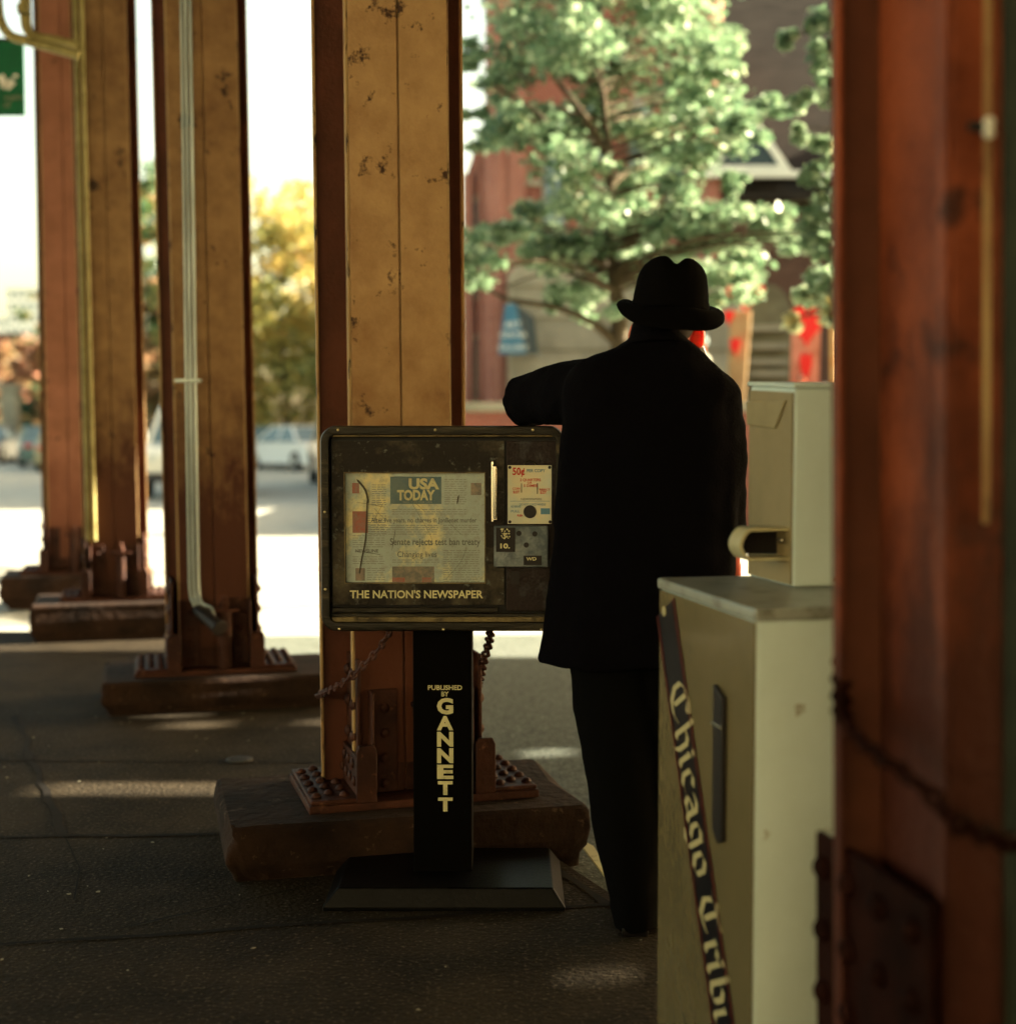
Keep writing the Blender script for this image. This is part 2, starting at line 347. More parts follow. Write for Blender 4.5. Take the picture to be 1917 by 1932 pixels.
# litter flecks
lt = MB()
for k in range(130):
    x = random.uniform(-2.6, 1.0); y = random.uniform(2.8, 7)
    if x > rowline(y)-.05: continue
    s_ = random.uniform(.002,.006); a = random.uniform(0,6.28)
    lt.prism([(x+s_*math.cos(a+q)*random.uniform(.5,1.6), y+s_*math.sin(a+q)*random.uniform(.5,1.6), .0015) for q in (0,1.5,3.1,4.6)], (0,0,.002))
o = lt.build('litter', 'stone', smooth=0); o['kind'] = 'stuff'; o['label'] = 'tiny pale flecks of grit scattered on the pavement'

# ------------------------------------------------------------------ elevated deck with gaps (casts the shade)
DZ = 5.2
holes = []
def hole(pa, pb, dy, z=0):
    a, b = G(pa[0], pa[1], z), G(pb[0], pb[1], z)
    t = (DZ-z)/SUNDIR.z
    y = (a.y+b.y)/2
    holes.append((a.x+SUNDIR.x*t, b.x+SUNDIR.x*t, y+SUNDIR.y*t-dy/2, y+SUNDIR.y*t+dy/2))
hole((85,1487),(530,1487), .21)
hole((325,1367),(455,1367), .18)
hole((585,1361),(700,1361), .18)
hole((430,1279),(560,1279), .14, .16)
hole((1050,1402),(1130,1402), .18)
hole((917,1385),(947,1385), .05)
hole((1112,1839),(1213,1839), .12)
def holeP(P, dx, dy):
    t = (DZ-P.z)/SUNDIR.z; q = P+SUNDIR*t; holes.append((q.x-dx/2, q.x+dx/2, q.y-dy/2, q.y+dy/2))
holeP(W(1318,646,3.93), .34, .14); holeP(W(1399,1072,3.9), .12, .05)
X0, X1, Y0, Y1 = -9, 30, -9, 8.75 + SUNDIR.y/SUNDIR.z*DZ
dk = MB(); ycuts = sorted(set([Y0, Y1] + [h[2] for h in holes] + [h[3] for h in holes]))
for ya, yb in zip(ycuts, ycuts[1:]):
    hs = sorted((h[0], h[1]) for h in holes if h[2] <= ya+1e-6 and h[3] >= yb-1e-6)
    x = X0
    for a, b in hs:
        if a > x: dk.b2((x,ya,DZ), (a,yb,DZ+.04))
        x = max(x, b)
    dk.b2((x,ya,DZ), (X1,yb,DZ+.04))
deck = thing('elevated_deck', 'dark timber deck of the elevated railway over the pavement', 'railway deck')
dk.build('decking', 'deck', deck, smooth=0)
for yy in (4.0, 9.0):
    pass
gd = MB()
for (x, y) in ((-.33,4.66),(-1.38,7.19)): pass
gd.xf(Matrix.Identity(4))
# girder following the column row, below the deck
d_ = Vector((-.40,.917,0)).normalized()
p0 = Vector((.73,2.1,0)); pa = p0 - d_*9; pb = p0 + d_*11.5
nrm = Vector((d_.y,-d_.x,0))
for off in (-.14,.14):
    gd.prism([pa+nrm*(off-.02)+Vector((0,0,DZ-.3)), pa+nrm*(off+.02)+Vector((0,0,DZ-.3)), pa+nrm*(off+.02)+Vector((0,0,DZ-.01)), pa+nrm*(off-.02)+Vector((0,0,DZ-.01))], (pb-pa))
gd.build('girder', 'steel', deck, smooth=0)

# added wall behind and right of the camera, unseen, blocks light under the tracks
st = thing('shade_wall', 'dark brick wall added unseen behind the photographer to block light', 'wall', (6,-3,0))
MB().b2((-5.2,-.15,-.03),(9,.15,5.15)).build('brickwork', 'brickdark', st, smooth=0)
MB().b2((-3.2,.151,-.03),(-2.9,3.9,5.15)).build('shade_return_wall', 'brickdark', st, smooth=0)
lw = thing('low_shade_wall', 'low brick wall added unseen behind the photographer to shade the column feet', 'wall', (-4,-1.7,0))  # added out of view to cut light from column feet and floor
MB().b2((-4,-.1,-.03),(3.7,.1,1.22)).build('brickwork', 'brickdark', lw, smooth=0)
MB().b2((-4.03,-.14,1.221),(3.73,.14,1.28)).build('coping', 'stoned', lw, smooth=0)
pb_ = thing('bounce_building', 'cream building added unseen behind the photographer to bounce warm light onto the columns', 'building', (-9,-15,0), math.atan2(.8,.6)-PI/2)  # unseen reflector dressed with windows, added to warm the column faces
MB().b2((-15,-8,0),(15,0,11)).build('wall', mat('cream_reflector', (.42,.375,.255), (.36,.31,.20), 2, .9), pb_, smooth=0)  # wall of the added bounce building
for i in range(3):
    for j in range(9):
        f_ = MB().b2((-13.6+j*3.3-.6,.001,1.6+i*3.3),(-13.6+j*3.3+.6,.06,3.3+i*3.3)).build('window', 'trimw', pb_, smooth=0)
        MB().b2((-13.6+j*3.3-.5,.061,1.7+i*3.3),(-13.6+j*3.3+.5,.07,3.2+i*3.3)).build('pane', 'glassd', f_, smooth=0)
# ------------------------------------------------------------------ columns
def footing(loc, h, label, lean=0):
    rng = random.Random(int(loc[0]*100))
    w, d = 1.13, .68; mb = MB(); n = 220; rings = []
    def contour(z, sh):
        q = []
        for k in range(n):
            a = 2*PI*k/n; cx, sy = math.cos(a), math.sin(a)
            e = .035
            x = (w/2-sh)*math.copysign(abs(cx)**e, cx); y = (d/2-sh)*math.copysign(abs(sy)**e, sy)
            j = mnoise.noise(Vector((x*4, y*4, z*5+loc[0])))*.006
            ch_ = mnoise.noise(Vector((x*13, y*13, z*13+loc[0]*3))); eg = max(0, (z-h*.6)/(h*.4))+max(0, (h*.35-z)/(h*.35)); j2 = -.085*max(0, ch_-.10)*eg + mnoise.noise(Vector((x*22, y*22, z*22)))*.006 + mnoise.noise(Vector((x*38, y*38, z*38)))*.004
            f_ = 1+(j+j2)*2
            q.append(Vector((x*f_, y*f_, z+j*.4)))
        return q
    for z, sh in ((-.03,.030),(h*.08,.026),(h*.16,.020),(h*.24,.010),(h*.32,.004),(h*.40,.001),(h*.48,0),(h*.56,0),(h*.64,.0),(h*.72,.0),(h*.80,.001),(h*.88,.002),(h*.95,.006),(h,.016)): rings.append(contour(z, sh))
    rings[-1] = [Vector((p.x,p.y,h)) for p in rings[-1]]
    mb.loft(rings)
    o = mb.build('concrete_footing', 'concrete', smooth=16)
    o.location = Vector(loc)-Vector((.035,0,0)); o.rotation_euler = (0,0,ANG)
    return tag(o, label, 'concrete footing', 'concrete footings under the steel columns')

def column(loc, h0, lean, label, body='steel', foot='foot', H=None, gh=.42, rz=10, sc=1, bl=.228, br=.232, bd=.125, fx=0):
    H = (H or DZ) - h0
    t = thing('steel_column', label, 'column', loc, ANG, 'row of riveted steel columns'); t.location.z = h0
    t.rotation_euler = Euler((0, -lean, rad(rz)), 'XYZ'); t.scale = (sc, sc, 1)
    B = MB()
    # back plate with folded lips
    B.b2((-bl,bd,.03),(br,bd+.014,H)); 
    B.build('back_plate', 'steel_shade', t, smooth=0, bevel=.002)
    L = MB()
    L.b2((-bl-.003,bd-.017,.03),(-bl+.007,bd-.0005,H)); L.b2((br-.001,bd-.017,.03),(br-.011,bd-.0005,H)); 
    L.build('flange_lip', 'edge' if gh < .5 else body, t, smooth=0, bevel=.003)
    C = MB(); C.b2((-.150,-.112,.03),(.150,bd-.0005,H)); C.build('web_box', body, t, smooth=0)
    Fp = MB()
    Fp.b2((-.163,-.127,.03),(-.0035,-.1125,H)); Fp.b2((.0035,-.127,.03),(.163,-.1125,H))
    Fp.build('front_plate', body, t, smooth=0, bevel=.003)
    E = MB()
    E.b2((-.172,-.125,.03),(-.1635,-.095,H)); E.b2((.1635,-.125,.03),(.169,-.095,H))
    E.build('corner_edge', 'edge' if gh < .5 else body, t, smooth=0, bevel=.002)
    K = MB(); kt = .12
    K.b2((-.1665,-.1305,.03),(-.0035,-.1272,kt)); K.b2((.0035,-.1305,.03),(.1665,-.1272,kt)); K.b2((-.1765,-.125,.03),(-.1722,bd-.02,kt)); K.b2((.1692,-.125,.03),(.1735,bd-.02,kt))
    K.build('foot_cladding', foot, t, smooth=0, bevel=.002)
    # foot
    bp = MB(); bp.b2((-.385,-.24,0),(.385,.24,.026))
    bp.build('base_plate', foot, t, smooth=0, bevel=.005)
    for s in (-1,1):
        g = MB(); x = s*.205
        g.b2((x-.007,-.155,.03),(x+.007,.215,gh))
        for zz in [gh-.05-.1*q for q in range(int((gh-.15)/.1)+1)]:
            for yy in (-.11,-.01,.09,.18): g.dome((x+s*.007,yy,zz),(s,0,0),.021,.018)
        g.build('side_gusset', foot, t, bevel=.004)
        a = MB()
        a.b2((s*.2125,-.235,.041),(s*.228,.235,.165)); a.b2((s*.2125,-.235,.0265),(s*.378,.235,.0405))
        for j in range(6):
            for zz in (.085,.135): a.dome((s*.228,-.19+.076*j+(.03 if zz>.1 else 0),zz),(s,0,0),.018)
        for j in range(5):
            for k in range(3): a.dome((s*(.262+.046*k),-.19+.088*j+(k%2)*.035,.0405),(0,0,1),.0185,.016)
        a.build('base_angle', foot, t, bevel=.004)
        f2 = MB()       # front upright angle with rivets
        f2.b2((s*.075,-.140,.03),(s*.160,-.1275,.36)); f2.prism([(s*.165,-.2495,.028),(s*.232,-.2495,.028),(s*.232,-.2495,.185),(s*.222,-.2495,.205),(s*.175,-.2495,.205),(s*.165,-.2495,.19)], (0,.012,0)); f2.b2((s*.2,-.237,.041),(s*.2115,-.156,.19))
        f2.b2((s*.163,-.20,.03),(s*.171,-.128,.36))
        for zz in (.06,.14,.22,.30): f2.dome((s*.118,-.14,zz),(0,-1,0),.018)
        f2.build('foot_angle', foot, t, bevel=.003)
    ab = MB(); u = .045
    ab.tube([(u,-.178,.026),(u,-.178,.30)], .037, 20)
    ab.b2((u-.075,-.215,.30),(u+.075,-.1405,.316)); ab.tube([(u,-.178,.316),(u,-.178,.345)], .026, 6); ab.tube([(u,-.178,.345),(u,-.178,.375)], .014, 10)
    ab.build('anchor_bolt', foot, t, bevel=.002)
    for o_ in t.children:
        if o_.name.split('.')[0] in ('base_plate','side_gusset','base_angle','foot_angle','anchor_bolt'): o_.location.x = fx
    return t
D1 = Vector((-.335,4.69,0)); D2 = Vector((-1.40,7.19,0)); D3 = Vector((-2.50,9.50,0)); D4 = Vector((-3.34,11.35,0)); E1 = Vector((.775,2.12,0))
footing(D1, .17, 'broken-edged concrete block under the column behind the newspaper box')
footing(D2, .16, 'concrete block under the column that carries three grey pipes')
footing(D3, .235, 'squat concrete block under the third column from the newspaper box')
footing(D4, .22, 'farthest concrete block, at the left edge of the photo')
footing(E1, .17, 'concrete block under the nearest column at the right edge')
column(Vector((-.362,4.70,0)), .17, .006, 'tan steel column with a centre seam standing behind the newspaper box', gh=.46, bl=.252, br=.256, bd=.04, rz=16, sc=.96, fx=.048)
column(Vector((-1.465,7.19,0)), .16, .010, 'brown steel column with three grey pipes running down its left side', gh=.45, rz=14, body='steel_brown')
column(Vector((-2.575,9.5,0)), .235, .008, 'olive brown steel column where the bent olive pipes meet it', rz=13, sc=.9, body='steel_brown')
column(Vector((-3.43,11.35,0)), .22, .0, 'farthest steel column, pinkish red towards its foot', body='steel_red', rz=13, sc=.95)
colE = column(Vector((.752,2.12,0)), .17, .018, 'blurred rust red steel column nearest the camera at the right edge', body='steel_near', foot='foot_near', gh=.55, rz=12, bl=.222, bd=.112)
MB().b2((-.120,-.139,1.06),(-.112,-.1275,DZ-.2)).build('raised_bead', 'edge', colE, smooth=0, bevel=.002)
# graffiti / chips on the far columns (dark scrawls)
def scrawl(px_pts, Y, r, name, lab, parent=None):
    mb = MB(); pts = catmull([W(p[0], p[1], Y) for p in px_pts], 5)
    mb.tube(pts, [(r, .0006)]*len(pts), 6)
    return mb
# conduits on D2
def conduit(x0, idx, lab):
    Y = 7.03
    pts = [W(x0, -60, Y), W(x0+7, 400, Y), W(x0+12, 800, Y), W(x0+16, 1050, Y), W(x0+18, 1115, Y), W(x0+24, 1138, Y-.02), W(x0+36+idx*3, 1158-idx*5, Y-.05), W(405, 1178-idx*4, Y-.09)]
    pts[0] = pts[1] + (pts[0]-pts[1])*1.0
    top = pts[0].copy(); d = (pts[0]-pts[1]).normalized(); pts.insert(0, pts[0] + d*((DZ-.02-pts[0].z)/d.z))
    o = MB().tube(catmull(pts, 8), .0072, 12).build('conduit', 'galv')
    return tag(o, lab, 'pipe', 'thin grey pipes down the second column')
conduit(341, 0, 'leftmost and brightest of the three thin grey pipes on the second column')
conduit(349, 1, 'middle one of the three thin grey pipes on the second column')
conduit(357.5, 2, 'rightmost of the three thin grey pipes on the second column')
cs = MB(); cs.box(W(355,718,7.02), (.125,.03,.018)); cs.box(W(334,718,7.045), (.03,.012,.02))
o = cs.build('pipe_strap', 'galv', bevel=.003); tag(o, 'small metal strap holding the three grey pipes to the column', 'pipe strap')
ce = MB(); a = W(372,1150,6.98); b = W(413,1184,6.86)
ce.tube([a, a+(b-a)*.5, b], [.028,.032,.034], 18); o = ce.build('pipe_end_fitting', 'black', bevel=.004)
tag(o, 'dark round fitting where the grey pipes end beside the column foot', 'pipe fitting')
MB().tube([b, b+(b-a).normalized()*.012], .040, 18).build('collar', 'black', o, bevel=.002)
# two slim cream pipes on D3's left edge
def slim(px, lab, Y=9.32):
    d0 = W(px, -40, Y); d1 = W(px+26, 1020, Y); dd = (d0-d1).normalized(); d0 = d0 + dd*((DZ-.02-d0.z)/dd.z)
    return tag(MB().tube([d0, d1], .014, 10).build('slim_pipe', 'olive'), lab, 'pipe', 'slim pipes up the third column')
slim(141, 'left one of the two slim tan pipes up the third column')
slim(153, 'right one of the two slim tan pipes up the third column')
# olive bent pipes top left
op = thing('olive_pipework', 'bent olive pipes at the top left corner, joined to the third column', 'pipework', W(60,80,9.25))
def loc_(o, v): return v - o.location
def optube(name, pl, r, Y=9.25):
    pts = catmull([loc_(op, W(p[0],p[1],Y+(p[2] if len(p)>2 else 0))) for p in pl], 8)
    return MB().tube(pts, r, 14).build(name, 'olive', op)
optube('lower_pipe', [(150,104),(100,90),(50,76),(20,66),(2,40),(-4,0),(-6,-80),(-6,-420)], .030)
optube('upper_pipe', [(150,86,.08),(110,76,.08),(62,66,.08),(53,50,.08),(51,20,.08),(50,-80,.08),(50,-420,.08)], .026)
optube('inner_pipe', [(38,-420,.06),(40,-60,.06),(42,10,.06),(45,50,.06),(56,66,.06)], .016)
optube('elbow_collar', [(44,8,.02),(46,24,.02)], .042)

# pipe strap & greenish post at the far right, behind the near column
gp = MB().tube([W(1932,2300,1.93), W(1929,-200,1.93)], .026, 20).build('green_pipe', mat('green_grey_pipe', (.02,.024,.013), (.012,.015,.008), 9, .7))
p = tag(gp, 'greenish upright pipe at the far right edge, clamped to the near column', 'pipe')
cl = MB(); cl.box(W(1850,238,1.96), (.035,.01,.014))
clamp = cl.build('pipe_clamp', 'black', bevel=.003); tag(clamp, 'small clamp with two pale screw heads on the near column', 'clamp')
sc_ = MB()
for py in (230,250): sc_.ell(W(1866,py,1.90), (.0075,.006,.0075), 12, 8)
sc_.build('screw_head', 'trimw', clamp)

# ------------------------------------------------------------------ chains
def chain(pts, ll, wr, label, parent=None, cm_='foot'):
    P = catmull(pts, 14); 
    # arc-length resample
    L = [0]
    for a, b in zip(P, P[1:]): L.append(L[-1]+(b-a).length)
    n = int(L[-1]/(ll*.72)); mb = MB()
    def at(s):
        for i in range(len(L)-1):
            if L[i+1] >= s: t = (s-L[i])/max(1e-9, L[i+1]-L[i]); return P[i].lerp(P[i+1], t), (P[i+1]-P[i]).normalized()
        return P[-1], (P[-1]-P[-2]).normalized()
    for k in range(n):
        c, t = at((k+.5)*L[-1]/n)
        a = Vector((0,0,1)) if abs(t.z) < .95 else Vector((0,1,0))
        u = (a-t*a.dot(t)).normalized(); v = t.cross(u)
        if k % 2: u, v = v, u
        m = (u+v*.4).normalized()
        ring = [c + t*(ll/2-wr)*math.cos(q)*1.0 + m*(ll*.33)*math.sin(q) for q in [2*PI*i/12 for i in range(12)]]
        rr = []
        for i in range(12):
            tt = (ring[(i+1)%12]-ring[i-1]).normalized(); nn = t.cross(m).normalized(); ss = tt.cross(nn)
            rr.append([ring[i]+nn*wr*math.cos(q)+ss*wr*math.sin(q) for q in [2*PI*j/6 for j in range(6)]])
        rr.append(rr[0]); mb.loft(rr, cap=False)
    o = mb.build('chain', cm_, parent, fix=False)
    return tag(o, label, 'chain')
chain([W(738,1188,4.32), W(715,1225,4.35), W(680,1262,4.38), W(645,1290,4.42), W(612,1308,4.56), W(604,1309,4.78), W(640,1300,5.0), W(800,1300,5.02), W(890,1300,4.9), W(904,1284,4.74), W(912,1250,4.6), W(922,1215,4.5), W(926,1188,4.4)], .034, .0052,
      'rusty chain looped round the column below the newspaper box')
chain([W(1640,1120,2.45), W(1594,1210,2.30), W(1588,1330,2.12), W(1600,1372,2.02), W(1650,1420,1.92), W(1705,1458,1.86), W(1765,1508,1.82), W(1810,1555,1.82), W(1930,1600,1.9)], .036, .0062,
      'dark blurred chain hanging across the near red column', cm_='foot_near')

# ------------------------------------------------------------------ newspaper box on pedestal
NY = 4.08
nb = thing('newspaper_box', 'scuffed black newspaper vending box on a pedestal, a man leaning on it', 'newspaper box', (W(835,1700,NY).x, 4.25, 0))
OX, OY = nb.location.x, nb.location.y
def bx(px, Y=NY): return W(px, 1000, Y).x - OX
def bz(py, Y=NY): return W(958, py, Y).z
def ny(y): return y - OY
def rrect(x0, x1, z0, z1, r, y, n=6):
    pts = []
    for (cx_, cz_, a0) in ((x1-r,z1-r,0),(x0+r,z1-r,PI/2),(x0+r,z0+r,PI),(x1-r,z0+r,1.5*PI)):
        for k in range(n+1):
            a = a0+PI/2*k/n; pts.append(Vector((cx_+r*math.cos(a), y, cz_+r*math.sin(a))))
    return pts
xl, xr, zt, zb = bx(604), bx(1066), bz(803), bz(1192)
yf = ny(NY)
hs = MB(); hs.loft([rrect(xl+.008,xr-.008,zb+.008,zt-.008,.042,yf+.05), rrect(xl+.008,xr-.008,zb+.008,zt-.008,.042,yf+.40)])
hs.build('housing', 'boxbody', nb, bevel=.006)
# outer rounded bezel
bz_ = MB(); rings = []
for (ins, dy) in ((0,.052),(0,.012),(.004,.002),(.012,0),(.024,.002),(.026,.006),(.0265,.05)):
    rings.append(rrect(xl+ins,xr-ins,zb+ins,zt-ins,max(.012,.046-ins),yf+dy))
bz_.loft(rings, cap=False); bz_.build('bezel', 'boxframe', nb, smooth=35, fix=False)
for a_, b_q in (((xl+.030,yf+.010,zt-.031),(xr-.030,yf+.05,zt-.0262)), ((xl+.030,yf+.012,zb+.0262),(xr-.030,yf+.05,zb+.040))):
    MB().b2(a_, b_q).build('trim_lip', 'boxtrim', nb, smooth=0, bevel=.0015)
for (px, py) in ((639,811),(822,811),(1005,811),(613,966),(613,1112),(639,1187),(836,1188),(1022,1188)):
    MB().dome((bx(px),yf+.001,bz(py)),(0,-1,0),.0042,.002,12).build('screw', 'brass', nb)
bk = MB(); bk.b2((xl+.027,yf+.045,zb+.0275),(xr-.027,yf+.049,zt-.0275)); bk.build('recess_back', 'boxbody', nb, smooth=0)
# door
dx0, dx1, dz0, dz1 = bx(626), bx(951), bz(1143), bz(832)
wx0, wx1, wz0, wz1 = bx(650), bx(914), bz(1101), bz(893)
dr = MB()
for a, b in (((dx0,dz0),(wx0,dz1)), ((wx1,dz0),(dx1,dz1)), ((wx0,dz0),(wx1,wz0)), ((wx0,wz1),(wx1,dz1))):
    dr.b2((a[0],yf+.022,a[1]),(b[0],yf+.044,b[1]))
dr.build('door', 'door', nb, smooth=0)
dl = MB()
dl.b2((dx0,yf+.014,bz(1148)),(bx(940),yf+.03,bz(1157))); dl.b2((dx0,yf+.026,bz(1160)),(bx(1060),yf+.044,bz(1176)))
dl.build('sill_rail', 'boxframe', nb, smooth=0, bevel=.002)
sp = MB(); sp.b2((bx(955),yf+.022,bz(1155)),(bx(1060),yf+.044,bz(832))); sp.build('coin_side_panel', 'sidepanel', nb, smooth=0, bevel=.002)
wf = MB()
for a, b in (((wx0-.003,wz0-.003),(wx0,wz1+.003)), ((wx1,wz0-.003),(wx1+.003,wz1+.003)), ((wx0,wz0-.003),(wx1,wz0)), ((wx0,wz1),(wx1,wz1+.003))):
    wf.b2((a[0],yf+.019,a[1]),(b[0],yf+.0215,b[1]))
wf.build('window_frame', 'boxtrim', nb, smooth=0)
gm = bpy.data.materials.new('dirty_acrylic'); gm.use_nodes = True; g_ = gm.node_tree; g_.nodes.clear()
go = g_.nodes.new('ShaderNodeOutputMaterial'); gt = g_.nodes.new('ShaderNodeBsdfTransparent'); gg = g_.nodes.new('ShaderNodeBsdfPrincipled'); gx = g_.nodes.new('ShaderNodeMixShader')
gg.inputs['Base Color'].default_value = (.30,.31,.20,1); gg.inputs['Roughness'].default_value = .3
gn = g_.nodes.new('ShaderNodeTexNoise'); gn.inputs['Scale'].default_value = 5; gn.inputs['Detail'].default_value = 10
gtc = g_.nodes.new('ShaderNodeTexCoord'); g_.links.new(gtc.outputs['Object'], gn.inputs['Vector'])
gr = g_.nodes.new('ShaderNodeMapRange'); gr.inputs[1].default_value = .35; gr.inputs[2].default_value = .75; gr.inputs[3].default_value = .03; gr.inputs[4].default_value = .14
g_.links.new(gn.outputs['Fac'], gr.inputs[0]); g_.links.new(gr.outputs[0], gx.inputs[0]); g_.links.new(gt.outputs[0], gx.inputs[1]); g_.links.new(gg.outputs[0], gx.inputs[2]); g_.links.new(gx.outputs[0], go.inputs[0])
MB().b2((wx0,yf+.026,wz0),(wx1,yf+.028,wz1)).build('window_pane', gm, nb, smooth=0)
# scratches on the pane
for pl, r in (([(692,940),(690,985),(688,1020),(680,1060),(676,1085)], .0022), ([(672,949),(695,952),(725,958)], .0035), ([(694,950),(688,925),(672,905)], .003), ([(705,960),(722,978)], .0008),
              ([(703,985),(722,950)], .0008), ([(770,940),(800,990),(815,1020)], .0008), ([(840,1095),(870,1060),(880,1030)], .001), ([(845,985),(870,1010)], .0008), ([(865,935),(862,952)], .002),
              ([(668,1042),(690,1044),(716,1048)], .0032), ([(745,1000),(738,1040)], .0008), ([(760,930),(800,965)], .0007)):
    pts = catmull([Vector((bx(a), yf+.0255, bz(b))) for a, b in pl], 4)
    MB().tube(pts, [(r, .0004) if i not in (0, len(pts)-1) else (r*.3, .0004) for i in range(len(pts))], 6).build('scratch', 'scratch', nb)
# lettering on the door
def door_text(body, px0, px1, pyb, h_px, bold=.02, mt='cream', name='lettering', y=yf+.0212, parent=nb, sp_=1.0):
    z = bz(pyb)
    o = text_obj(body, .1, Matrix.Identity(4), mt, parent, name, .0006, bold, space=sp_)
    w = max(v.co.x for v in o.data.vertices)-min(v.co.x for v in o.data.vertices); x0 = min(v.co.x for v in o.data.vertices)
    hh = max(v.co.y for v in o.data.vertices)
    sx_ = (bx(px1)-bx(px0))/w; sy_ = abs(bz(pyb-h_px)-z)/hh
    o.data.transform(Matrix.Translation((bx(px0), y, z)) @ FRONT @ Matrix.Diagonal((sx_, sy_, 1, 1)) @ Matrix.Translation((-x0,0,0)))
    return o
door_text("THE NATION'S NEWSPAPER", 658, 911, 1130, 15, .022)
# handle
hd = MB(); hd.tube([(bx(933),yf+.0,bz(878)),(bx(934),yf-.016,bz(880)),(bx(934),yf-.018,bz(930)),(bx(934),yf-.016,bz(976)),(bx(934),yf+.012,bz(978))], .0052, 12)
hd.box((bx(932),yf+.012,bz(880)),(.012,.022,.012)); hd.box((bx(933),yf+.012,bz(977)),(.014,.022,.012)); hd.box((bx(929),yf+.018,bz(928)),(.006,.006,.17))
hd.build('door_handle', 'chrome', nb, bevel=.001)
# price card
pc = MB(); pc.b2((bx(958),yf+.012,bz(989)),(bx(1041),yf+.0215,bz(878))); card = pc.build('price_card', 'card', nb, smooth=0, bevel=.001)
for px, py in ((962,882),(962,985),(1038,985),(1037,882)): MB().tube([(bx(px),yf+.0125,bz(py)),(bx(px),yf+.0105,bz(py))], .0045, 12).build('card_screw', 'black', card)
MB().tube([(bx(1000),yf+.0125,bz(966)),(bx(1000),yf+.0095,bz(966))], .0185, 24).build('coin_hole', 'black', card)
MB().tube([(bx(988),yf+.016,bz(877)),(bx(993),yf+.013,bz(871)),(bx(1000),yf+.012,bz(869)),(bx(1007),yf+.013,bz(871)),(bx(1012),yf+.016,bz(877))], .0016, 6).build('wire_loop', 'chrome', card)
MB().box((bx(984),yf+.0118,bz(921)),(.0022,.0012,.026)).build('coin_slot', 'black', card)
MB().box((bx(1014),yf+.0118,bz(922)),(.0028,.0012,.030)).build('coin_slot', 'black', card)
def ctext(body, a, b, pyb, h, bold=.02, mt='cardred'): return door_text(body, a, b, pyb, h, bold, mt, 'print', yf+.0117, card)
ctext('50¢', 967, 990, 896, 14, .03); ctext('PER COPY', 994, 1029, 891, 6, .02, 'cardblue'); ctext('2 QUARTERS', 981, 1020, 908, 5); ctext('OR', 995, 1004, 913, 4); ctext('5 DIMES', 988, 1014, 919, 5)
ctext('COIN', 967, 981, 924, 4); ctext('SLOT', 968, 980, 931, 5, .04); ctext('REJECT', 1018, 1038, 926, 4); ctext('SLOT', 1019, 1031, 932, 5, .04)
ctext('NEWSPAPERS', 983, 1022, 944, 4, .01, 'ink'); ctext('DO NOT FORCE HANDLE', 980, 1030, 954, 4, .01, 'cardblue')
ctext('NO REFUND', 964, 983, 958, 4, .02, 'cardblue'); ctext('PULL', 964, 981, 967, 4, .02, 'cardblue'); ctext('PUSH', 976, 986, 975, 4, .04)
bb = MB(); bb.box((bx(1029),yf+.0116,bz(965)),(.026,.001,.017)); bb.box((bx(1000),yf+.0116,bz(946)),(.112,.001,.001)); bb.build('print_block', 'cardblue', card, smooth=0)
# coin mechanism plate
cm = MB(); cm.b2((bx(932),yf-.004,bz(1070)),(bx(1034),yf+.0208,bz(992))); mech = cm.build('coin_mechanism', 'mech', nb, smooth=0, bevel=.003)
for a_, b_q in (((bx(936),yf-.0062,bz(1041)),(bx(972),yf-.0048,bz(995))), ((bx(988),yf-.0062,bz(1066)),(bx(1022),yf-.0048,bz(1048)))): MB().b2(a_, b_q).build('sticker_patch', 'black', mech, smooth=0)
for px, py in ((979,1006),(1009,1007),(993,1028)): MB().tube([(bx(px),yf-.003,bz(py)),(bx(px),yf-.006,bz(py))], .0075, 14).build('bolt_hole', 'black', mech)
MB().b2((bx(964),yf+.0195,bz(1104)),(bx(980),yf+.0215,bz(1080))).build('coin_return', 'black', nb, smooth=0)
cm3 = MB()
for k in range(26):
    px = random.uniform(946,963); py = random.uniform(998,1016); cm3.box((bx(px),yf-.0066,bz(py)),(random.uniform(.002,.006),.0006,random.uniform(.0015,.005)), Matrix.Rotation(random.uniform(-1,1),3,'Y'))
cm3.build('worn_sticker', 'cream', mech, smooth=0)
door_text('10.', 944, 962, 1034, 9, .03, 'cream', 'print', yf-.0066, mech); door_text('WD', 993, 1012, 1057, 6, .02, 'cream', 'print', yf-.0066, mech)
# pedestal and base
pd = MB(); pd.b2((bx(778,4.17),ny(4.17),.03),(bx(890,4.17),ny(4.34),zb+.01)); pd.build('pedestal', 'pedestal', nb, smooth=0, bevel=.004)
bpz = .062
B0 = [(bx(603,4.0),ny(4.0),0),(bx(1068,4.0),ny(4.0),0),(bx(1068,4.0)-.0,ny(4.44),0),(bx(603,4.0)+.0,ny(4.44),0)]
ins = .042
B1 = [(p[0]+(ins if i in (0,3) else -ins*.8), p[1]+(.02 if i<2 else -.03), bpz) for i, p in enumerate(B0)]
B0b = [(p[0],p[1],.012) for p in B0]
bs = MB(); bs.loft([[Vector(p) for p in B0],[Vector(p) for p in B0b],[Vector(p) for p in B1]])
bs.build('base_plate', mat('dark_base_paint', (.004,.0042,.004), (.0015,.0015,.0015), 6, .38, 0, .1, 60, spec=.09), nb, smooth=0, bevel=.004)
yp = ny(4.17)-.0012
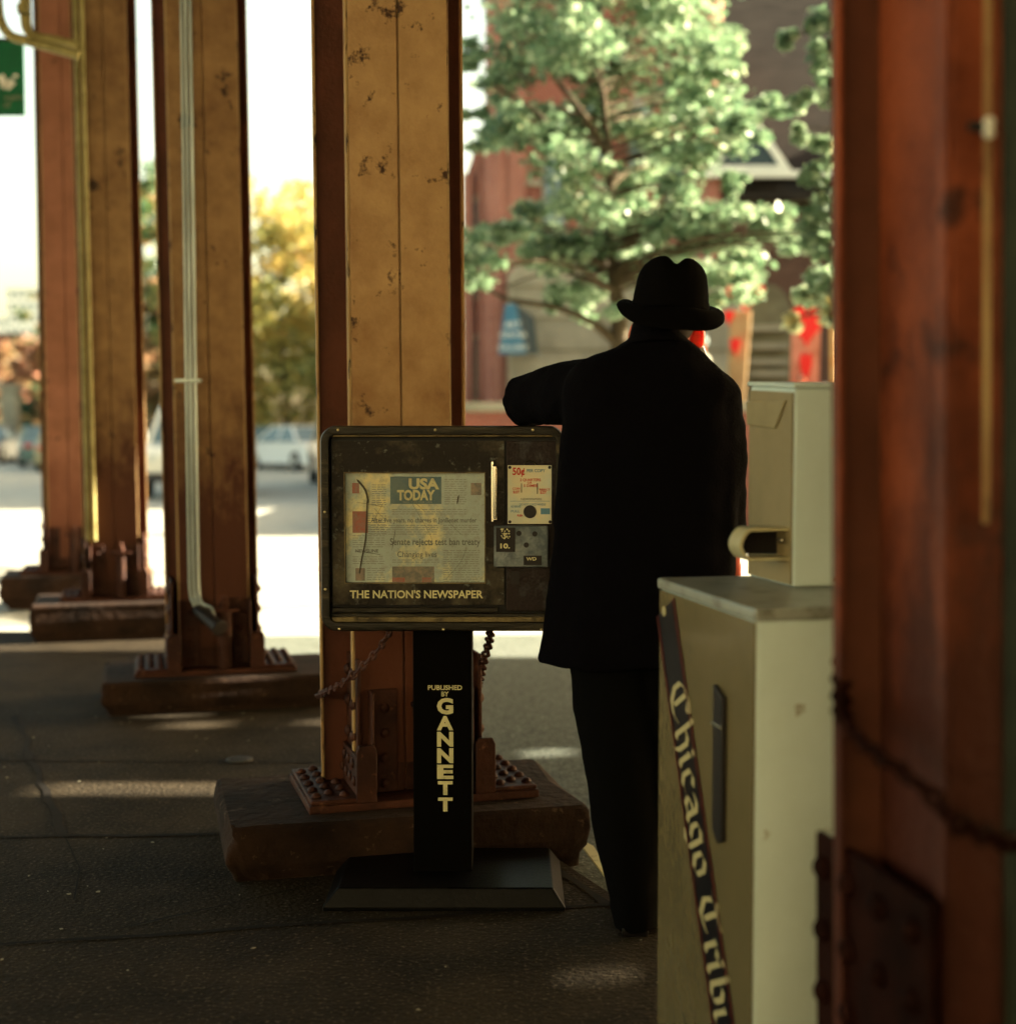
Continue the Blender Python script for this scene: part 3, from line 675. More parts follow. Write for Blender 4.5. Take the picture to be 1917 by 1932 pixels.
def ped_text(body, cpx, pyb, h_px, w_px, bold=.02):
    Yp = 4.17; o = text_obj(body, .1, Matrix.Identity(4), 'cream', nb, 'lettering', .0006, bold)
    xs = [v.co.x for v in o.data.vertices]; hh = max(v.co.y for v in o.data.vertices); lo = min(v.co.y for v in o.data.vertices)
    w = max(xs)-min(xs); sc = (w_px/F*Yp*1.0)/w; z = bz(pyb, Yp); sy_ = abs(bz(pyb-h_px, Yp)-z)/(hh-lo)
    o.data.transform(Matrix.Translation((bx(cpx,Yp), yp, z)) @ FRONT @ Matrix.Diagonal((sc,sy_,1,1)) @ Matrix.Translation((-(max(xs)+min(xs))/2,-lo,0)))
ped_text('PUBLISHED', 839, 1302, 9, 65, .02); ped_text('BY', 839, 1314, 9, 14, .02)
for ch, yb_, h_ in zip('GANNETT', (1348,1378,1409,1440,1470,1500,1531), (31,27,28,28,27,26,26)): ped_text(ch, 839, yb_, h_, 31 if ch != 'T' else 28, .045)

# newspaper inside the window
npz = thing('newspaper', 'folded newspaper with a blue masthead behind the scratched window of the vending box', 'newspaper', (W(782,1000,NY).x, NY+.034, 0))
NX = npz.location.x
def nx(px): return W(px,1000,NY).x - NX
def nbox(mb, a, b, t): mb.b2((nx(a[0]), -t, bz(a[1])), (nx(b[0]), -t+.0006, bz(b[1])))
pg = MB(); pg.b2((nx(645),.0,bz(1106)),(nx(919),.004,bz(889))); pg.build('front_page', 'paper', npz, smooth=0)
q = MB(); nbox(q, (735,900), (832,952), .001); q.build('masthead', 'inkblue', npz, smooth=0)
def ntext(body, a, b, pyb, h, bold, mt, t=.0018):
    o = text_obj(body, .1, Matrix.Identity(4), mt, npz, 'headline', .0002, bold)
    xs = [v.co.x for v in o.data.vertices]; hh = max(v.co.y for v in o.data.vertices)
    o.data.transform(Matrix.Translation((nx(a), -t, bz(pyb))) @ FRONT @ Matrix.Diagonal(((nx(b)-nx(a))/(max(xs)-min(xs)), abs(bz(pyb-h)-bz(pyb))/hh, 1, 1)) @ Matrix.Translation((-min(xs),0,0)))
ntext('USA', 770, 828, 923, 20, .045, 'cream'); ntext('TODAY', 748, 820, 944, 19, .045, 'cream')
ntext('After five years, no charges in JonBenet murder', 698, 899, 987, 9, .02, 'ink')
ntext('Senate rejects test ban treaty', 734, 906, 1030, 13, .02, 'ink'); ntext('Changing lives', 748, 823, 1053, 11, .01, 'ink')
ntext('NEWSLINE', 668, 712, 1044, 6, .03, 'ink'); ntext('NO. 1 IN THE USA', 760, 815, 950, 3, .01, 'ink2')
ph = MB(); nbox(ph,(888,912),(908,935),.001); nbox(ph,(668,1074),(686,1098),.001); nbox(ph,(738,1071),(818,1104),.001); ph.build('printed_photo', 'photo', npz, smooth=0)
ph = MB(); nbox(ph,(663,966),(692,1007),.001); nbox(ph,(738,1092),(762,1104),.0016); nbox(ph,(795,1092),(812,1104),.0016); nbox(ph,(663,912),(676,932),.001); ph.build('printed_colour_photo', 'photo2', npz, smooth=0)
tl = MB(); rr_ = random.Random(3)
def lines(x0, x1, y0, y1, st=4.2):
    y = y0
    while y < y1:
        x = x0
        while x < x1-3:
            w = min(rr_.uniform(5,14), x1-x); nbox(tl, (x,y), (x+w*.86,y+1.3), .001); x += w+.8
        y += st
for (a, b, c, d) in ((663,725,1012,1034),(663,725,1052,1068),(692,728,970,1008),(690,725,1074,1098),(700,728,915,955),(838,880,905,955),(738,826,992,1012),(835,905,992,1012),(738,828,1058,1066),(835,905,1040,1100),(738,880,962,972),(697,760,992,1010)):
    lines(a, b, c, d)
tl.build('text_columns', 'ink2', npz, smooth=0)

# ------------------------------------------------------------------ grey newspaper rack (right)
RS = .93; N0 = Vector((.4585,2.66,.095)); ud = Vector((.977,.213,0)); vd = Vector((-.213,.977,0))
RM = Matrix(((ud.x,vd.x,0),(ud.y,vd.y,0),(0,0,1)))
rk = thing('newspaper_rack', 'tall grey metal newspaper rack with a diagonal black banner on its side', 'newspaper rack', N0, math.atan2(ud.y, ud.x))
rk.scale = (RS, RS, RS)
RD, RW = .60, .50
b_ = MB(); b_.b2((0,0,-.085),(RW,RD,.975)); b_.b2((.03,.03,-.102),(RW-.03,RD-.03,-.086)); b_.build('cabinet', 'rack', rk, smooth=0, bevel=.006)
sd_ = MB(); sd_.b2((-.004,.0015,-.080),(-.0002,RD-.002,.972)); sd_.build('shaded_side_sheet', 'rackside', rk, smooth=0, bevel=.001)
ld = MB(); ld.b2((-.008,-.010,.974),(RW+.008,RD+.008,1.0)); ld.build('lid', 'racktop', rk, smooth=0, bevel=.006)
# side coordinates: s from back (0) to front (RD): local y = RD - s
def SF(s_, z, off=.006): return Vector((-off, RD-s_, z))
a0, a1 = Vector((.05,.935)), Vector((.475,.045)); dr_ = (a1-a0).normalized(); pn = Vector((-dr_.y*-1, dr_.x*-1)); pn = Vector((dr_.y*-1, dr_.x))  # to the right
pn = Vector((-dr_.y, dr_.x)); 
if pn.x < 0: pn = -pn
def strip(w0, w1, off, m, nm, parent, e0=0, e1=0):
    A, B_ = a0+dr_*e0, a1+dr_*(e1+.09)
    mb = MB(); mb.prism([SF(*(A+pn*w0), off), SF(*(A+pn*w1), off), SF(*(B_+pn*w1), off), SF(*(B_+pn*w0), off)], (-.001,0,0)); return mb.build(nm, m, parent, smooth=0)
ban = strip(-.069, .069, .0045, 'stripblk', 'banner', rk)
strip(-.069, -.063, .0062, 'stripred', 'red_border', ban); strip(.063, .069, .0062, 'stripred', 'red_border', ban)
strip(-.057, -.0555, .0062, 'stripred', 'thin_border', ban); strip(.0555, .057, .0062, 'stripred', 'thin_border', ban)
# black-letter masthead made with broad-nib strokes
def mn(x, top=1.0): return [(x,top-.12),(x+.1,top),(x+.1,.12),(x+.22,0)]
GL = {
 'C': (1.25, [[(1.05,1.25),(.75,1.5),(.35,1.35),(.1,1.0),(.1,.45),(.4,.02),(.8,.05),(1.1,.35)], [(.55,1.3),(.55,.25)], [(.75,1.5),(1.1,1.45)]]),
 'h': (.85, [[(.08,1.6),(.15,1.5),(.15,.1),(.25,0)], [(.15,.85),(.45,1.0),(.62,.85),(.62,.1),(.5,-.25)]]),
 'i': (.42, [mn(.02), [(.08,1.35),(.2,1.25)]]),
 'c': (.68, [[(.58,.85),(.35,1.0),(.12,.8),(.12,.2),(.35,0),(.6,.15)]]),
 'a': (.85, [[(.12,.85),(.4,1.0),(.6,.85),(.6,.12),(.75,0)], [(.6,.55),(.3,.55),(.12,.35),(.25,.02),(.6,.2)]]),
 'g': (.82, [[(.6,.9),(.35,1.0),(.12,.8),(.12,.3),(.35,.1),(.6,.25)], [(.6,1.0),(.6,-.2),(.35,-.42),(.08,-.3)]]),
 'o': (.78, [[(.38,1.0),(.12,.8),(.12,.2),(.38,0),(.62,.2),(.62,.8),(.38,1.0)]]),
 'T': (1.2, [[(.05,1.3),(.35,1.5),(.7,1.35),(1.1,1.5)], [(.6,1.35),(.2,1.1),(.12,.5),(.45,.02),(.95,.25)], [(.62,1.3),(.62,.3)]]),
 'r': (.6, [mn(.05), [(.17,.8),(.4,1.0),(.55,.85)]]),
 'b': (.8, [[(.08,1.55),(.15,1.45),(.15,.15),(.4,0),(.62,.2),(.62,.8),(.4,1.0),(.18,.8)]]),
 'u': (.85, [mn(.03), [(.5,.88),(.62,1.0),(.62,.12),(.75,0)], [(.24,0),(.6,.25)]]),
 'n': (.85, [mn(.03), [(.15,.82),(.45,1.0),(.6,.85),(.6,.12),(.75,0)]]),
 'e': (.68, [[(.14,.5),(.55,.68),(.4,1.0),(.12,.8),(.12,.2),(.35,0),(.6,.15)]]),
 ' ': (.45, []),
}
def blackletter(word, size, s0):
    mb = MB(); x = 0; nib = Vector((.085,.085)); k = 0
    for ch in word:
        adv, sts = GL[ch]
        for st in sts:
            for p, q in zip(st, st[1:]):
                p2, q2 = Vector(p), Vector(q); k += 1
                if abs((q2-p2).normalized().cross(nib.normalized())) < .25: nb_ = Vector((.06,.04))
                else: nb_ = nib
                quad = [p2-nb_, p2+nb_, q2+nb_, q2-nb_]
                pts = []
                for v in quad:
                    al = s0+(x+v.x)*size; up_ = (v.y-.6)*size
                    P2 = a0+dr_*al+pn*up_
                    pts.append(SF(P2.x, P2.y, .0062+.00002*(k%9)))
                mb.prism(pts, (-.0008,0,0))
        x += adv
    return mb
blackletter('Chicago Tribune', .078, .185).build('masthead_lettering', 'stripcream', ban, smooth=0)
cbm = MB(); c_ = SF(.045,.925,.0066); cbm.tube([c_, c_+Vector((-.002,0,0))], .012, 16); cbm.build('round_emblem', 'stripcream', ban)
sl = MB(); sl.prism([SF(.40,.815,.0045), SF(.455,.795,.0045), SF(.455,.49,.0045), SF(.43,.48,.0045), SF(.40,.50,.0045)], (-.012,0,0)); sl.build('door_pull', 'black', rk, smooth=0, bevel=.003)
lb = MB(); lb.b2((-.021,RD-.46,.728),(-.0175,RD-.40,.735)); lb.build('pull_clip', 'chrome', rk, smooth=0, bevel=.001)
# coin box standing on the rack
cbx = thing('coin_box', 'pale grey coin box with a loop handle standing on top of the tall rack', 'coin box', N0 + (ud*.219 + vd*.331 + Vector((0,0,1.0)))*RS, math.atan2(ud.y, ud.x))
cbx.scale = (RS, RS, RS)
c1 = MB(); c1.prism([(0,0,.001),(0,.262,.001),(0,.262,.458),(0,.0,.446)], (.30,0,0)); c1.build('body', 'rack', cbx, smooth=0, bevel=.006)
c1 = MB(); c1.prism([(-.004,.004,.006),(-.004,.258,.006),(-.004,.258,.447),(-.004,.004,.436)], (.0035,0,0)); c1.build('side_cover', mat('olive_side', (.25,.21,.115), (.20,.17,.09), 3, .6), cbx, smooth=0)
c2 = MB(); c2.prism([(-.006,-.006,.446),(-.006,.268,.458),(-.006,.268,.468),(-.006,-.006,.456)], (.312,0,0)); c2.build('cap', 'rack', cbx, smooth=0, bevel=.003)
c3 = MB(); c3.prism([(-.006,.03,.42),(-.006,.09,.355),(-.006,.262,.365),(-.006,.262,.42)], (-.004,0,0)); c3.build('coin_flap', mat('flap_paint', (.27,.23,.12), (.21,.18,.09), 6, .5), cbx, smooth=0, bevel=.002)
# loop handle: band bent into a U, pointing left
def band(yy):
    out = []; path = catmull([(0.0,yy,.130),(-.07,yy,.130),(-.098,yy,.128),(-.115,yy,.105),(-.115,yy,.085),(-.098,yy,.066),(-.07,yy,.064),(0.0,yy,.064)], 5)
    return path
def bandmesh():
    a = band(.015); b = band(.085); mb = MB(); n = len(a); c0 = Vector((-.05,0,.097)); rings = []
    for i in range(n):
        t = (a[min(i+1,n-1)]-a[max(i-1,0)]).normalized(); nn = Vector((-t.z,0,t.x))
        rings.append([a[i]-nn*.004, a[i]+nn*.004, b[i]+nn*.004, b[i]-nn*.004])
    return mb.loft(rings)
bandmesh().build('loop_handle', mat('handle_paint', (.42,.40,.24), (.33,.30,.16), 6, .35), cbx, smooth=50, bevel=.0015)
c5 = MB(); c5.b2((-.094,.080,.070),(-.0042,.0855,.125)); c5.build('handle_recess', 'black', cbx, smooth=0, bevel=.002)
c6 = MB(); c6.ell((-.018,.03,.105),(.005,.012,.006)); c6.build('latch', 'chrome', cbx)
text_obj('8', .040, Matrix.Translation((.084,-.0018,.31)) @ FRONT, 'trimw', cbx, 'number', .0006, .03)

# ------------------------------------------------------------------ remeshed bodies
def remesh_obj(mb, name, m, parent, vox=.009, smooth=6, label=None):
    me = bpy.data.meshes.new(name); me.from_pydata([tuple(v) for v in mb.v], [], mb.f)
    b = bmesh.new(); b.from_mesh(me); bmesh.ops.recalc_face_normals(b, faces=b.faces); b.to_mesh(me); b.free()
    o = bpy.data.objects.new(name, me); COL.objects.link(o); me.materials.append(M[m] if isinstance(m, str) else m)
    r = o.modifiers.new('r', 'REMESH'); r.mode = 'VOXEL'; r.voxel_size = vox; r.use_smooth_shade = True
    s_ = o.modifiers.new('s', 'SMOOTH'); s_.factor = .5; s_.iterations = smooth
    if parent: o.parent = parent
    if label: o['label'] = label
    return o
def hand(mb, wrist, fdir, pnorm, side=1, curl=.5, sc=1.0):
    """palm, four unequal curled fingers and a thumb; fdir: finger direction, pnorm: back-of-hand normal"""
    f = Vector(fdir).normalized(); n = Vector(pnorm); n = (n-f*n.dot(f)).normalized(); s = f.cross(n)*side
    w = Vector(wrist)
    mb.tube([w-f*.02*sc, w+f*.03*sc, w+f*.085*sc], [(.028*sc,.019*sc),(.038*sc,.016*sc),(.040*sc,.014*sc)], 12)
    for k, (off, L) in enumerate(((.030,.070),(.010,.080),(-.011,.074),(-.030,.058))):
        p = w+f*.080*sc+s*off*sc; d = f.copy(); pts = [p]; 
        for seg, q in ((.45,curl*.6),(.32,curl*1.3),(.23,curl*1.9)):
            dd = (f*math.cos(q)-n*math.sin(q)); p = p+dd*L*seg*sc; pts.append(p)
        mb.tube(pts, [.0095*sc,.009*sc,.0082*sc,.0065*sc], 8)
    p = w+f*.02*sc+s*.030*sc; mb.tube([p, p+(s*.8+f*.6)*.034*sc, p+(s*.9+f*1.5-n*.3)*.040*sc], [.013*sc,.0105*sc,.008*sc], 8)

MY = 3.85
man = thing('person', 'man in black hat and long coat, back turned, elbow on the newspaper box', 'person', (W(1230,1760,MY).x, MY, 0))
MO = Vector(man.location)
def mp_(px, py, Y=MY): return W(px, py, Y) - MO
# body
bd = MB()
hc = mp_(1257, 592, MY+.02)
bd.ell(hc, (.076,.096,.118), 20, 14); bd.ell(hc+Vector((0,.05,-.06)), (.055,.06,.06))             # head, jaw
bd.ell(hc+Vector((0,.105,-.02)), (.014,.02,.028)); bd.ell(hc+Vector((0,.092,-.065)), (.024,.012,.008))      # nose, lips
for s in (-1,1):
    bd.ell(hc+Vector((s*.030,.088,.012)), (.016,.012,.010))                                                  # eyes
    bd.ell(hc+Vector((s*.084,.0,-.056)), (.011,.025,.040), R=Matrix.Rotation(s*.75,3,'Z')@Matrix.Rotation(-.2,3,'X'))           # ears
bd.tube([hc+Vector((0,-.005,-.06)), hc+Vector((0,-.02,-.13)), hc+Vector((0,-.02,-.20))], [.052,.052,.06], 16)
bd.tube([mp_(1250,690), mp_(1235,800), mp_(1225,950), mp_(1215,1080)], [(.17,.10),(.165,.11),(.14,.10),(.16,.11)], 20)
el = Vector((.055,4.17,1.415))-MO; wr = Vector((.13,4.40,1.405))-MO; shL = mp_(1112,722,MY+.02)
bd.tube([shL, shL.lerp(el,.5), el], [.055,.048,.042], 12); bd.tube([el, el.lerp(wr,.5), wr], [.040,.036,.026], 12)
hand(bd, wr, (.75,.55,-.05), (0,0,1), 1, .35)
shR = mp_(1352,722); eR = mp_(1362,900,MY-.02); wR = mp_(1372,1035,MY+.04)
bd.tube([shR, shR.lerp(eR,.5), eR], [.055,.048,.040], 12); bd.tube([eR, eR.lerp(wR,.5), wR], [.038,.034,.026], 12)
hand(bd, wR, (.05,.25,-1), (1,0,0), 1, .5)
for (hp, kn, an) in ((mp_(1165,1100), mp_(1172,1440), mp_(1203,1725)), (mp_(1275,1100), mp_(1270,1440,MY+.05), mp_(1275,1720,MY+.10))):
    bd.tube([hp, hp.lerp(kn,.5), kn, kn.lerp(an,.4), an], [.085,.075,.055,.052,.036], 14)
    bd.ell(an+Vector((0,.06,-.03)), (.036,.10,.032))
remesh_obj(bd, 'body', 'skin', man, .0065, 5)
# coat
ct = MB(); rings = []
for (py, a, b, hd_, dy) in ((612,1200,1284,.068,.0),(636,1190,1290,.080,-.002),(654,1166,1314,.098,-.005),(670,1124,1328,.110,-.01),(686,1088,1340,.120,-.01),(703,1074,1360,.130,-.01),(720,1068,1382,.138,-.01),(742,1064,1397,.14,-.01),(800,1058,1400,.145,0),(880,1048,1396,.145,0),(1000,1045,1388,.145,.0),(1100,1038,1388,.150,.0),(1180,1025,1394,.155,0),(1250,1010,1402,.160,0)):
    c = mp_((a+b)/2, py, MY+dy); hw = (b-a)/2/F*MY; q = []
    for k in range(36):
        t = 2*PI*k/36; e = .8
        fold = 1+ (.02*math.sin(5*t+py*.01) + .012*math.sin(11*t))*(1 if py > 780 else .2)
        q.append(c+Vector((hw*math.copysign(abs(math.cos(t))**e, math.cos(t))*(fold if abs(math.cos(t))<.95 else 1), hd_*math.copysign(abs(math.sin(t))**e, math.sin(t))*fold, 0)))
    rings.append(q)
ct.loft(rings)
ct.tube([mp_(1160,740,MY), shL+Vector((0.02,0,-.022)), shL.lerp(el,.35)+Vector((0,0,-.004)), shL.lerp(el,.7)+Vector((-.01,0,.012)), el+Vector((-.010,-.01,.022)), el+Vector((-.03,.01,.012))], [.080,.090,.086,.078,.070,.045], 18)
ct.tube([el+Vector((-.018,.0,.012)), el.lerp(wr,.5)+Vector((0,0,.014)), wr+Vector((0,0,.012))], [.064,.060,.050], 16)
ct.tube([mp_(1290,780), shR+Vector((-.014,0,-.06)), shR.lerp(eR,.5), eR, eR.lerp(wR,.5), wR+Vector((0,0,.01))], [.09,.080,.074,.064,.056,.052], 18)
remesh_obj(ct, 'coat', 'coat', man, .009, 7)
# upright collar
cl_ = MB(); rings = []
for (py, a, b, hd_, dy, zt_) in ((658,1172,1312,.092,-.02,0),(636,1188,1288,.080,-.02,.0),(612,1193,1280,.074,-.018,0)):
    c = mp_((a+b)/2, py, MY+dy); hw = (b-a)/2/F*MY
    rings.append([c+Vector((hw*math.cos(t), hd_*math.sin(t), -.02*math.sin(t)-.05*max(0,math.sin(t)))) for t in [2*PI*k/28 for k in range(28)]])
inner = [[p.lerp(sum(r, Vector())/28, .05) for p in r] for r in reversed(rings)]
cl_.loft(rings+inner, cap=False); cl_.build('collar', 'coat', man, smooth=60)
# shirt collar sliver at the right
sc2 = MB(); sc2.tube([mp_(1303,650,MY+.03), mp_(1319,662,MY+.02), mp_(1334,686,MY+.01)], [(.006,.014),(.008,.018),(.004,.008)], 10); sc2.build('shirt_collar', 'white', man)
# trousers
tr = MB()
tr.tube([mp_(1148,1180), mp_(1149,1258), mp_(1166,1400), mp_(1180,1550), mp_(1196,1680), mp_(1203,1748)], [.108,.108,.102,.092,.070,.066], 20)
tr.tube([mp_(1270,1180), mp_(1270,1258), mp_(1266,1400,MY+.04), mp_(1266,1550,MY+.06), mp_(1270,1680,MY+.09), mp_(1272,1745,MY+.10)], [.108,.108,.102,.090,.074,.068], 20)
tr.ell(mp_(1210,1170), (.17,.12,.12))
remesh_obj(tr, 'trousers', 'trouser', man, .010, 5)
for (px, Yo) in ((1196,0.0),(1275,.10)):
    sh = MB(); c = G(px, 1768); c.y = MY+Yo; c = c-MO; c.x = mp_(px,1768,MY+Yo).x
    c.z = 0
    sh.ell(c+Vector((0,-.01,.048)), (.040,.052,.046)); sh.ell(c+Vector((0,.11,.035)), (.045,.13,.034)); sh.ell(c+Vector((0,.08,.05)), (.038,.08,.04)); sh.b2((c.x-.036,c.y-.055,.0),(c.x+.036,c.y+.015,.025))
    sh.prism([(c.x-.036,c.y+.02,.001),(c.x+.036,c.y+.02,.001),(c.x+.044,c.y+.14,.001),(c.x+.02,c.y+.235,.001),(c.x-.02,c.y+.235,.001),(c.x-.044,c.y+.14,.001)],(0,0,.018))
    remesh_obj(sh, 'shoe', 'shoe', man, .006, 3)
hr = MB(); hr.ell(hc+Vector((0,-.028,-.01)), (.077,.077,.085)); remesh_obj(hr, 'hair', 'hair', man, .008, 3)
# hat
ht = bpy.data.objects.new('hat', None); 
hm = MB(); HC = mp_(1264, 592, MY); n = 48
crown = []
for (f_, z) in ((1.0,-.01),(1.01,.02),(.99,.05),(.955,.085),(.90,.115),(.80,.138),(.62,.152),(.40,.156),(.18,.156),(.03,.156)):
    q = []
    for k in range(n):
        t = 2*PI*k/n; x = .099*f_*math.cos(t); y = .118*f_*math.sin(t)
        dent = 0
        if z > .08:
            u = x/.099; dent = -.026*math.exp(-(u/.17)**2)*min(1,(z-.08)/.05); dent += -.012*abs(u)**2*(1 if z>.12 else .3)
            if y > 0: dent -= .012*(y/.118)*min(1,(z-.08)/.05)
        q.append(Vector((x, y, (z+dent)*.94)))
    crown.append(q)
hm.loft(crown)
br_ = []
for lay in (0,1):
    rg = []
    for j in range(9):
        r = j/8; q = []
        for k in range(n):
            t = 2*PI*k/n; cx_, sy_ = math.cos(t), math.sin(t)
            R0x, R0y = .092, .112; R1x, R1y = .142, .160
            ex = math.copysign(abs(cx_)**.5, cx_)
            x = (R0x*cx_*(1-r)+R1x*ex*r); y = (R0y+(R1y-R0y)*r)*sy_
            tf = math.degrees(math.atan2(sy_, abs(cx_)))
            up_ = math.exp(-((tf-42)/38)**2); dn_ = max(0, -sy_)**1.3; fr_ = max(0, sy_)**4
            z = (.040*up_*r**.35 - .070*dn_*r - .02*fr_*r) + .012*math.sin(r*PI)
            edge = .004 if j < 8 else .002
            q.append(Vector((x, y, z + (edge if lay else -edge))))
        rg.append(q)
    br_.append(rg)
hm.loft(br_[0] + list(reversed(br_[1])), cap=False)
HR = Matrix.Translation(HC) @ Matrix.Rotation(rad(4.5), 4, 'Y') @ Matrix.Rotation(rad(-6), 4, 'X')
hm.xf(HR); bpy.data.objects.remove(ht)
hat = hm.build('hat', 'hat', man, smooth=70)
sb = hat.modifiers.new('s', 'SUBSURF'); sb.levels = 1; sb.render_levels = 1
hb = MB(); hb.loft([[Vector((.1015*math.cos(t), .121*math.sin(t), z)) for t in [2*PI*k/48 for k in range(48)]] for z in (.0,.028)] + [[Vector((.098*math.cos(t), .117*math.sin(t), z)) for t in [2*PI*k/48 for k in range(48)]] for z in (.028,.0)], cap=False)
hb.xf(HR); hb.build('hat_band', 'hat', hat)

tex = bpy.data.textures.new('folds', 'CLOUDS'); tex.noise_scale = .11; tex.noise_depth = 2
for nm, st_ in (('coat', .022), ('trousers', .016), ('hat', .004)):
    for o in [o for o in man.children if o.name == nm]:
        dm = o.modifiers.new('folds', 'DISPLACE'); dm.texture = tex; dm.strength = st_; dm.mid_level = .5
# ------------------------------------------------------------------ trees
def leaves(centres, per, size, rng, spread=.8):
    vs = []; fs = []; tint = []
    for (c, r, tb) in centres:
        nL = int(per*(r[0]*r[2]) ) if per < 0 else per
        for _ in range(nL):
            while True:
                d = Vector((rng.uniform(-1,1), rng.uniform(-1,1), rng.uniform(-1,1)))
                if d.length < 1: break
            d *= (.45+.55*rng.random()) if rng.random() < .6 else 1
            p = c + Vector((d.x*r[0], d.y*r[1], d.z*r[2]))
            s = size*rng.uniform(.6,1.25)
            u = Vector((rng.gauss(0,1), rng.gauss(0,1), rng.gauss(0,.5))).normalized()
            nr = Vector((rng.gauss(0,.9), rng.gauss(0,.9), 1)).normalized(); v = nr.cross(u).normalized(); 
            if v.length < .1: continue
            o = len(vs); dz = Vector((0,0,-s*.18))
            vs += [p-u*s*.5, p-u*s*.1+v*s*.42+dz, p+u*s*.25+v*s*.3+dz, p+u*s*.55+dz*1.5, p+u*s*.25-v*s*.3+dz, p-u*s*.1-v*s*.42+dz]
            fs += [(o,o+1,o+2,o+3),(o,o+3,o+4,o+5)]
            t = min(1, max(0, tb + rng.gauss(0,.16))); tint += [t]*6
    return vs, fs, tint
def crown_obj(centres, per, size, m, parent, rng, name='crown'):
    vs, fs, tint = leaves(centres, per, size, rng)
    me = bpy.data.meshes.new(name); me.from_pydata([tuple(v) for v in vs], [], fs)
    at = me.attributes.new('tint', 'FLOAT', 'POINT'); at.data.foreach_set('value', tint)
    me.materials.append(M[m]); me.polygons.foreach_set('use_smooth', [True]*len(me.polygons))
    o = bpy.data.objects.new(name, me); COL.objects.link(o); o.parent = parent; return o
def limbs(base, knots, targets, r0, rng, parent, n=10, r1=.012):
    """trunk through knots, limbs from trunk out to targets"""
    mb = MB(); tk = catmull([base]+knots, 8); m = len(tk)
    rs = [r0*(1-.93*(i/(m-1))**.55)*(1.35 if i == 0 else 1) for i in range(m)]
    mb.tube(tk, rs, 12)
    for tg in targets:
        # start on trunk below the target
        cand = [i for i in range(m) if tk[i].z < tg.z-.1*(tg-tk[i]).length and i > m*.25] or [m//3]
        i = min(cand, key=lambda q: (tk[q]-tg).length + abs(q-m*.5)*.01)
        a = tk[i]; mid = a.lerp(tg,.5)+Vector((rng.uniform(-.1,.1),rng.uniform(-.1,.1),.06))*(tg-a).length
        pts = catmull([a, mid, tg], 6); k = len(pts)
        ra = min(rs[i]*.6, .014*(tg-a).length+.012)
        mb.tube(pts, [max(.004, ra*(1-.85*j/(k-1))) for j in range(k)], 7)
    return mb.build('trunk', 'bark', parent, smooth=60, fix=False)
rng = random.Random(11)
TY = 15.0; PM = F/TY
masses = [(1000,60,70),(1110,30,75),(1220,60,70),(1310,20,55),(945,140,42),(1060,120,60),(1180,140,70),(1290,130,62),(1350,90,38),(1000,215,50),(915,225,30),(1120,235,60),(1235,240,60),(1335,205,52),(1392,262,36),(945,262,42),
          (1050,300,48),(1185,325,60),(1285,312,52),(1362,292,32),(1100,385,52),(1200,410,60),(1020,405,40),(1290,392,44),(1345,430,48),(1425,425,38),(1468,418,22),(1075,470,52),(1180,480,58),(1280,480,54),(1375,490,52),(1445,478,32),
          (912,445,34),(902,520,36),(955,470,30),(1062,560,30),(1120,558,36),(1150,585,20),(1380,545,36),(1350,560,26),(1010,480,36),(1130,60,50),(1000,-60,90),(1180,-70,100),(1300,-60,70),(1090,-180,110),(1250,-180,90),(1160,-290,100),(1240,560,26),(1330,120,50),(1372,50,38),(1402,150,30),(1428,215,26),(1485,440,26),(1498,470,20),(1400,330,22),(900,120,22),(890,190,20)]
tree = thing('street_tree', 'large green street tree with pale sunlit leaves in front of the brick church', 'tree', W(1160,805,TY)); tree.location.z = 0
TO = Vector(tree.location)
cent = []
for (px, py, r) in masses:
    dy = rng.uniform(-1.2,1.2); c = W(px,py,TY)+Vector((0,dy,0))-TO; R_ = r/PM
    R_ *= 1.18; k = max(3, int(round(r/6)))
    for _ in range(k):
        cc = c+Vector((rng.uniform(-.75,.75)*R_, rng.uniform(-.9,.9)*max(R_,.3), rng.uniform(-.7,.7)*R_))
        rr = rng.uniform(.42,.6)*R_; cent.append((cc, (rr*1.45, rr*1.6, rr*.85), .28+.10*(rng.random()-.5)+(.10 if rng.random()<.12 else 0)))
    if py > 400: cent[-1] = (cent[-1][0], cent[-1][1], cent[-1][2]+.2*rng.random())
crown_obj(cent, 62, .088, 'leafm', tree, rng)
trunk_knots = [W(1168,640,TY)-TO, W(1160,540,TY)-TO, W(1150,430,TY+.1)-TO, W(1150,310,TY)-TO, W(1140,200,TY)-TO, W(1130,60,TY)-TO, W(1150,-200,TY)-TO]
tg = [c[0] for c in cent if rng.random() < .32]
tb = limbs(Vector((0,0,-.05)), trunk_knots, tg + [W(940,545,TY)-TO, W(1010,585,TY)-TO], .135, rng, tree)
eb = MB().tube(catmull([W(1165,650,TY)-TO, W(1120,610,TY-.1)-TO, W(1050,580,TY-.2)-TO, W(960,565,TY-.3)-TO, W(915,540,TY-.3)-TO], 6), [.05]*6+[.035]*6+[.028]*6+[.018]*7, 10).build('limb', 'bark', tree, smooth=60, fix=False)
eb = MB().tube(catmull([W(1148,300,TY)-TO, W(1100,215,TY-.3)-TO, W(1050,150,TY-.4)-TO], 6), [.045]*6+[.03]*7, 10).build('limb', 'bark', tree, smooth=60, fix=False)
eb = MB(); eb.tube(catmull([W(1150,330,TY)-TO, W(1075,280,TY-.4)-TO, W(1010,210,TY-.5)-TO, W(930,160,TY-.5)-TO], 6), [.04]*6+[.03]*6+[.02]*7, 10)
eb.build('limb', 'bark', tree, smooth=60, fix=False)
